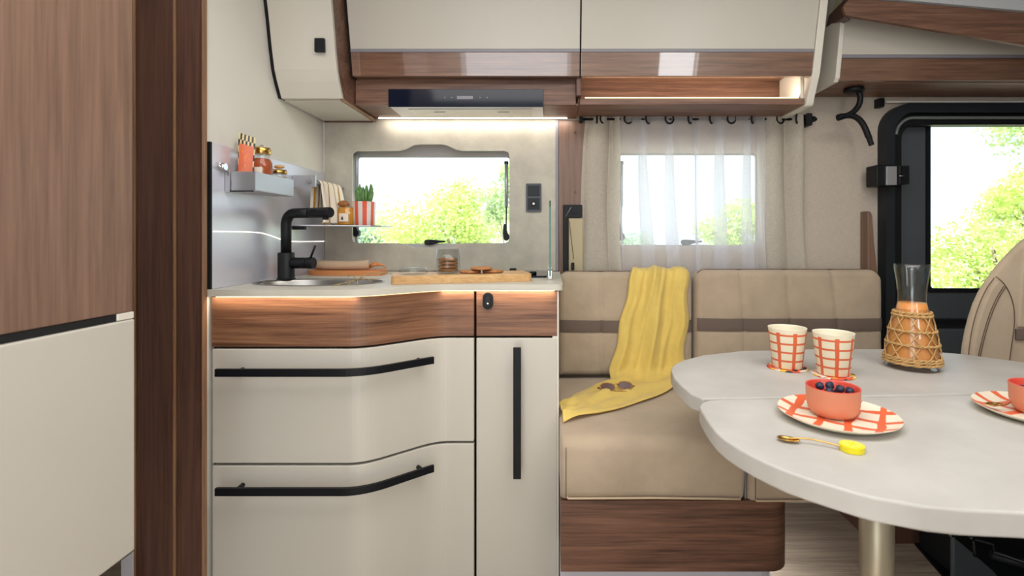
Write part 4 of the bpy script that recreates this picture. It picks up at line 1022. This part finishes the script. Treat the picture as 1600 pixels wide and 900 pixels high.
def scarf(u,v):
    s=v; Lp=rowat(s,0); Rp=rowat(s,1); w_=(Rp-Lp); p=Lp+w_*u
    n=len(rows)-1; k=s*n
    fall = 1 if 3<k<10.5 else (max(0,min(1,(k-1.5)/1.5)) if k<=3 else max(0,1-(k-10.5)/1.5))
    edge_=math.sin(PI*u)**.35
    f = (.5+.5*math.sin(u*14+.8*math.sin(k*.5)+1.2))**1.6*.026+(.5+.5*math.sin(u*33+k*.45))**2*.009+.006*noise.noise(Vector((u*5,k*.5,3)))
    f2 = (.5+.5*math.sin(u*8+k*1.15+.5))**2*.013+ (.5+.5*math.sin(u*21-k*.9))*.006+.006*noise.noise(Vector((u*4,k*1.2,0)))
    p.y -= f*edge_*fall
    if k>10: 
        g2=min(1,(k-10)/1.2); p.z = max(SZ+.007, p.z + (f2-.003)*edge_*g2)
        if k>n-2.2: p.z += .014*(.5+.5*math.sin(u*14+k*3))*(k-(n-2.2))/2.2
    elif k<3: p.z += f*.35*edge_
    p.x += .004*math.sin(k*2.1)*(u-.5)*2
    return tuple(p)
sf = G().grid(scarf,90,190).obj('yellow_scarf', yellow, loc=(.35,1.7,.535), solid=.0014, fix=False)
tag(sf,'thin yellow scarf draped over the left back cushion and seat','scarf')
# sunglasses
gx,gy,gz = X(963,1.635),1.635,SZ+.024
sg = thing('sunglasses','tortoiseshell sunglasses with brown lenses lying on the yellow scarf','sunglasses',(gx,gy,gz))
tort = mat('tortoiseshell','#a87a33',.25,var=.5,vscale=90)
tilt = math.radians(24)
for sgn in (-1,1):
    def lp(a,r=1.0,dz=0): 
        x_=gx+sgn*.030+.0225*r*math.cos(a); h_=.0195*r*math.sin(a)
        return (x_, gy+h_*math.cos(tilt)+sgn*.008, gz+.006+h_*math.sin(tilt)+dz)
    o = G().add([lp(2*PI*i/28) for i in range(28)],[tuple(range(28))]).obj('lens', lens_m, sg, solid=.0012)
    G().tube([lp(2*PI*i/28,1.04) for i in range(28)],.0019,7,closed=True).obj('rim', tort, sg)
    G().tube([lp(PI if sgn<0 else 0,1.05),(gx+sgn*.062,gy+.012+sgn*.008,gz+.001),(gx+sgn*.045,gy-.012,gz-.003),(gx-sgn*.03,gy-.024,gz-.004)],[.002,.002,.0017,.0014],7).obj('temple', tort, sg)
G().tube([(gx-.009,gy+.001,gz+.010),(gx,gy+.003,gz+.014),(gx+.009,gy+.005,gz+.010)],.0017,7).obj('bridge', gold, sg)

# ---- table
TZ=.72
def tp(px,py,z=TZ): Y=F*(1.05-z)/(py-368); return (X(px,Y),Y)
tb = thing('dining_table','large stone-grey oval dining table in two leaves on one leg','table',(.68,1.0,0))
backp = [tp(*p) for p in [(1098,622.4),(1080,616),(1064,602),(1053,591),(1048,578),(1052,570),(1066,563),(1100,554.5),(1160,548),(1280,545),(1380,545.2),(1440,547.5),(1504,553),(1600,566)]]
backp += [(1.33,1.20),(1.385,1.12),(1.40,1.05),tp(1600+230,610)]
jr_ = [ (1.40,.984) ]
jl = tp(1110,622.6)
backp = backp[:-1]+[(1.40,.990),tp(1600,613.8),tp(1140,622.0)]
G().poly(backp,[],TZ-.032,TZ,'XY').obj('back_leaf', tabletop, tb, bevel=.004, bseg=3)
frontp = [tp(*p) for p in [(1600,615.3),(1140,623.6),(1106,625.6),(1096,629),(1092.5,634),(1095,641),(1101,651),(1109,663),(1119,675),(1133,687),(1153,700),(1175,712),(1198,723),(1231,737),(1258,746),(1299,758.5),(1334,769),(1369,778),(1438,790),(1507,797),(1600,801)]]
frontp += [(.70,.545),(.84,.555),(.98,.58),(1.12,.63),(1.24,.70),(1.33,.79),(1.385,.89),(1.40,.984)]
G().poly(frontp,[],TZ-.032,TZ,'XY').obj('front_leaf', tabletop, tb, bevel=.004, bseg=3)
YLg=1.03; xlg=X(1369.5,YLg); rl_=28.5*YLg/F/math.sqrt(1+(510/F)**2)*1.0
G().lathe([(rl_,.012),(rl_,.66)],(xlg,YLg,0),40,cap1=True).obj('leg', champ, tb)
G().lathe([(.17,0),(.17,.006),(.05,.012),(rl_,.013)],(xlg,YLg,0),48,cap1=True).obj('foot_plate', champ, tb)
G().box(xlg-.25,xlg+.25,YLg-.1,YLg+.1,.6605,TZ-.0325).obj('top_plate', black, tb, bevel=.003)

# ---- things on the table
def cup(px,py,label,rz):
    x,y = tp(px,py,TZ+.003)
    co = G().lathe([(.042,0),(.047,.0),(.047,.0022),(.042,.0026),(.0005,.0026)],(0,0,0),40).obj('coaster', coaster_m, loc=(0,0,0)); 
    co.location=(x,y,TZ+.0003); co.rotation_euler[2]=rz*3
    t = thing('cup',label,'cup',(0,0,0),'check-patterned cups')
    g = G().lathe([(.033,0),(.0345,.002),(.0445,.097)],(0,0,0),48); g.obj('body', cup_m, t)
    G().lathe([(.0445,.097),(.0450,.0985),(.0435,.0985),(.0425,.094),(.032,.006),(.0005,.005)],(0,0,0),48,cap0=False).obj('inside', mat('cup_cream','#ece4cc',.45) if 'cup_cream' not in MATS else MATS['cup_cream'], t)
    t.location=(x,y,TZ+.0031); t.rotation_euler[2]=rz
    return co
tag(cup(1230,573,'left cream cup with orange check pattern on the table',-.25),'patterned round coaster under the left cup','coaster','coasters under the cups')
tag(cup(1302,584,'right cream cup with orange check pattern, behind the coral bowl',.35),'patterned round coaster under the right cup','coaster','coasters under the cups')
# carafe
cx,cy = tp(1425,574)
cf = thing('carafe','glass carafe of orange juice in a woven rattan sleeve','carafe',(cx,cy,TZ))
gp = [(.050,.001),(.057,.002),(.0585,.010),(.0555,.045),(.050,.080),(.0435,.112),(.0365,.138),(.0315,.158),(.0300,.172),(.0305,.190),(.0335,.220),(.0375,.245),(.0390,.258)]
def rad(z):
    for (a,za),(b,zb2) in zip(gp,gp[1:]):
        if za<=z<=zb2: return a+(b-a)*(z-za)/(zb2-za)
    return gp[-1][0]
G().lathe(gp+[(.0382,.258)]+[(r_-.0014,z_) for r_,z_ in reversed(gp[2:])],(cx,cy,TZ),48).obj('glass', glass, cf)
G().lathe([(.05,.013)]+[(rad(z)-.0015,z) for z in (.015,.03,.05,.07,.09,.11,.13,.145,.163)]+[(.0005,.1632)],(cx,cy,TZ),44).obj('orange_juice', juice, cf)
def rope(z, n=3, amp=.0018, r=.0021):
    out=G()
    for k in range(n):
        out.tube([(cx+(rad(z)+.0026+amp*math.cos(a*.9+k*2.1))*math.cos(a*2*PI/110),cy+(rad(z)+.0026+amp*math.cos(a*.9+k*2.1))*math.sin(a*2*PI/110),TZ+z+amp*math.sin(a*.9+k*2.1)+ (k-1)*.0008) for a in range(110)],r,5,closed=True)
    return out
for z,n in ((.139,3),(.132,3),(.096,2),(.063,2),(.024,3),(.017,3),(.030,2)):
    rope(z,n).obj('rattan_ring', rattan, cf)
for (z0_,z1_) in ((.024,.063),(.063,.097),(.097,.135)):
    for i in range(9):
        for sg_ in (-1,1):
            pts=[]
            for k in range(9):
                u=k/8; z=z0_+(z1_-z0_)*u; a=2*PI*i/9+sg_*(u-.5)*.5; rr=rad(z)+.0026; pts.append((cx+rr*math.cos(a),cy+rr*math.sin(a),TZ+z))
            G().tube(pts,.0016,5).obj('rattan_strand', rattan, cf)
# plates, bowls, berries
def plate(x,y,label,rz):
    t = thing('plate',label,'plate',(0,0,0),'check-patterned plates')
    G().lathe([(.0005,.004),(.06,.0042),(.075,.006),(.0955,.013),(.0975,.0142)],(0,0,0),64,cap0=False).obj('decorated_face', plate_m, t)
    G().lathe([(.0975,.0142),(.098,.0135),(.078,.003),(.06,.0),(.0005,.0)],(0,0,0),64,cap0=False).obj('rim_and_back', MATS['cup_cream'], t)
    t.location=(x,y,TZ+.0003); t.rotation_euler[2]=rz
    return t
def bowl(x,y,label,berries,lab2):
    t = thing('bowl',label,'bowl',(0,0,0),'coral bowls')
    G().lathe([(.026,0),(.034,.002),(.0405,.010),(.0435,.022),(.0445,.049),(.0450,.0515)],(0,0,0),56).obj('outside', coral, t)
    G().lathe([(.0450,.0515),(.0435,.0522),(.0420,.050),(.0405,.022),(.034,.008),(.0005,.005)],(0,0,0),56,cap0=False).obj('inside', coral_in, t)
    t.location=(x,y,TZ+.0048)
    for i,(bx,by,bz,l) in enumerate(berries):
        b = thing('blueberry', l, 'blueberry', (0,0,0), lab2)
        G().ball((0,0,0),.0078,16,10,sz=.88).obj('flesh', berry, b)
        G().lathe([(.0032,.0060),(.0036,.0076),(.0028,.0072),(.0022,.0060)],(0,0,0),9,cap0=False).obj('crown', berry, b)
        b.location=(x+bx,y+by,TZ+.0048+bz); b.rotation_euler=(.5*math.sin(i*2),.4*math.cos(i*3),i)
P1 = tp(1308,651,.725); P2=(.898,.915)
plate(P1[0],P1[1],'orange and cream check plate in the middle of the front leaf',0)
plate(P2[0],P2[1],'orange and cream check plate cut off by the right edge of the photo',.9)
bowl(P1[0]-.001,P1[1]+.012,'coral bowl of blueberries on the middle plate',[(-.014,.018,.046,'blueberry at the back left of the middle bowl'),(.001,.012,.0485,'topmost blueberry of the middle bowl'),(.013,-.001,.046,'blueberry right of the topmost one in the middle bowl'),
   (-.010,-.006,.043,'blueberry low at the front left of the middle bowl'),(.032,.002,.041,'single blueberry against the right side of the middle bowl'),(.002,-.012,.034,'blueberry deep at the front of the middle bowl'),(.018,.016,.035,'blueberry deep at the back right of the middle bowl'),(-.022,.006,.034,'blueberry deep at the left of the middle bowl')],'blueberries in the middle bowl')
bowl(P2[0],P2[1]-.0,'coral bowl of blueberries on the plate at the right photo edge',[(-.028,.006,.042,'leftmost blueberry of the right bowl'),(-.016,-.004,.045,'second blueberry from the left in the right bowl'),(-.002,.010,.046,'third blueberry from the left in the right bowl'),(.012,-.002,.045,'fourth blueberry from the left in the right bowl')],'blueberries in the right bowl')
# fill under berries
def spoon(label,pts,rs,head,name='spoon'):
    t = thing(name,label,'spoon',tuple(pts[0])); G().tube(smoothp(pts,2,False),rs,9).obj('handle', gold, t)
    c,ang,sx,sy = head
    def hf(u,v):
        r=v; a=u*2*PI; x_=sx*r*math.cos(a); y_=sy*r*math.sin(a)*(1-.12*math.cos(a)); z_=.004*(r*r)-.003
        return (c[0]+x_*math.cos(ang)-y_*math.sin(ang), c[1]+x_*math.sin(ang)+y_*math.cos(ang), c[2]+z_)
    G().grid(hf,24,6).obj('spoon_bowl', gold, t, solid=.0009, fix=False)
    return t
a_=tp(1226,683,TZ+.006); b_=tp(1255,689,TZ+.004); c_=tp(1316,698,TZ+.006); l_=tp(1331,700,TZ+.004)
s1 = spoon('small brass spoon with a lemon slice end on the table',[(b_[0]-.018,b_[1]+.010,TZ+.004),(b_[0],b_[1],TZ+.0085),(b_[0]+.02,b_[1]-.006,TZ+.0075),(c_[0],c_[1],TZ+.006)],.0013,((a_[0]+.004,a_[1]-.004,TZ+.0045),math.atan2(c_[1]-a_[1],c_[0]-a_[0]),.017,.0095),'lemon_spoon')
lm = G().poly(smoothp([(l_[0]+.0175*math.cos(2*PI*i/20),l_[1]+.0175*math.sin(2*PI*i/20)) for i in range(20)],1),[],TZ+.0005,TZ+.0095,'XY').obj('lemon_end', lemon, s1, bevel=.002, bseg=3)
for i in range(8):
    a0=2*PI*i/8+.08; a1=2*PI*(i+1)/8-.08
    G().poly([(l_[0]+.003*math.cos((a0+a1)/2),l_[1]+.003*math.sin((a0+a1)/2)),(l_[0]+.0135*math.cos(a0),l_[1]+.0135*math.sin(a0)),(l_[0]+.0142*math.cos((a0+a1)/2),l_[1]+.0142*math.sin((a0+a1)/2)),(l_[0]+.0135*math.cos(a1),l_[1]+.0135*math.sin(a1))],[],TZ+.0096,TZ+.0103,'XY').obj('segment', lemon_l, lm)
e_=(P2[0]-.074,P2[1]+.012)
spoon('small brass spoon lying on the plate at the right photo edge',[(e_[0]+.012,e_[1]-.001,TZ+.0145),(e_[0]+.03,e_[1]+.002,TZ+.0165),(e_[0]+.06,e_[1]+.030,TZ+.0165),(e_[0]+.10,e_[1]+.045,TZ+.018)],.0013,((e_[0],e_[1],TZ+.0165),.05,.016,.0095))

# ================================================================== CAB SEAT
YS_=1.41; st = thing('swivel_chair','beige suede swivel cab chair on black base at the right','chair',(1.47,1.55,0))
L_ = [(1.19,.46),(1.160,.60),(1.168,.7156),(1.1835,.799),(1.2097,.878),(1.246,.936),(1.2857,.985),(1.338,1.0355),(1.40,1.078)]
ol = L_+[(2.94-x,z) for x,z in reversed(L_)]
ols = smoothp(ol,1); no = len(ols); vs = []
lay = [(0,.955),(.004,.985),(.014,1.0),(.03,.955),(.055,.84),(.085,.70),(.11,.52),(.115,.40)]
for (dy,k) in lay: vs += [(1.47+(x-1.47)*k, YS_-.002+dy, .76+(z-.76)*k) for x,z in ols]
fs = [tuple(range(no))[::-1], tuple((len(lay)-1)*no+i for i in range(no))]
fs += [(j*no+i,j*no+(i+1)%no,(j+1)*no+(i+1)%no,(j+1)*no+i) for j in range(len(lay)-1) for i in range(no)]
G().add(vs,fs,smooth=True).obj('backrest', suede, st)
def sp(px,py): return (X(px,YS_),Z(py,YS_))
bol = [sp(1512,562),sp(1516,527),sp(1522,500),sp(1532,470),sp(1543,448),sp(1555,433),sp(1564,439),sp(1573,452),sp(1581,472),sp(1584,492),sp(1583,512),sp(1579,540),sp(1574,575),sp(1570,600),sp(1512,600)]
G().poly(bol,[],YS_-.012,YS_+.01).obj('bolster', suede, st, bevel=.010, bseg=5)
G().poly([(2.94-x,z) for x,z in bol],[],YS_-.012,YS_+.01).obj('bolster', suede, st, bevel=.010, bseg=5)
for pts in ([(1555,432),(1566,440),(1576,455),(1583,475),(1585,495),(1583,520),(1577,560),(1573,590)],[(1571,448),(1560,465),(1548,492),(1538,525),(1530,560),(1526,590)],[(1568,447),(1557,464),(1545,491),(1535,525),(1527,560),(1523,590)],[(1553,434),(1540,451),(1528,478),(1519,508),(1513,545),(1511,580)]):
    q=[(X(a,YS_-.012),YS_-.0135,Z(b,YS_-.012)) for a,b in pts]; G().tube(smoothp(q,2,False),.0011,6).obj('seam', stitch, st)
G().box(X(1584,YS_),2.94-X(1584,YS_),YS_-.0095,YS_-.002,Z(531,YS_),Z(513,YS_)).obj('stripe', band, st, bevel=.003)
G().poly([(X(1586,YS_),Z(512,YS_)),(2.94-X(1586,YS_),Z(512,YS_)),(1.62,1.03),(1.47,1.05),(1.33,1.0)],[],YS_-.008,YS_+.01).obj('centre_panel', suede, st, bevel=.008, bseg=4)
G().box(1.22,1.72,1.06,1.405,.40,.50).obj('seat_pad', suede, st, bevel=.03, bseg=5)
G().poly([(1.22,.0),(1.37,.0),(1.34,.035),(1.26,.105),(1.22,.138)],[],1.51,1.525).obj('base_gusset', charc, st, bevel=.003)
G().box(1.24,1.70,1.53,1.68,.0,.33).obj('pedestal', black, st, bevel=.006)
G().box(1.23,1.72,1.10,1.52,.335,.395).obj('swivel_plate', blackp, st, bevel=.004)
G().tube([(X(1515,1.46),1.46,Z(838,1.46)),(X(1520,1.46),1.46,Z(842,1.46)),(X(1550,1.45),1.45,Z(850,1.45)),(X(1552,1.45),1.45,Z(862,1.45)),(X(1600,1.42),1.42,Z(878,1.42)),(X(1640,1.4),1.40,Z(890,1.4))],.006,10).obj('adjuster_bar', mat('dark_steel','#56595c',.25,metal=.9), st)
G().tube([(X(1548,1.47),1.47,Z(866,1.47)),(X(1650,1.42),1.42,Z(896,1.42))],.012,10).obj('slide_rail', blackp, st)
G().tube([(X(1521,1.45),1.45,Z(842,1.45)),(X(1523,1.45),1.45,Z(862,1.45)),(X(1525,1.45),1.45,Z(868,1.45))],[.004,.004,.008],8).obj('release_lever', black, st)
G().box(X(1484,1.5),X(1489,1.5),1.495,1.505,Z(838,1.5),Z(826,1.5)).obj('clip', chrome, st, bevel=.001)
mt = G().poly([(1.236,1.695),(1.204,1.53),(1.204,1.2),(1.9,1.2),(1.9,1.695)],[],.0005,.006,'XY').obj('floor_mat', black, loc=(1.5,1.5,.0005)); tag(mt,'black rubber mat on the floor under the cab chair','mat')
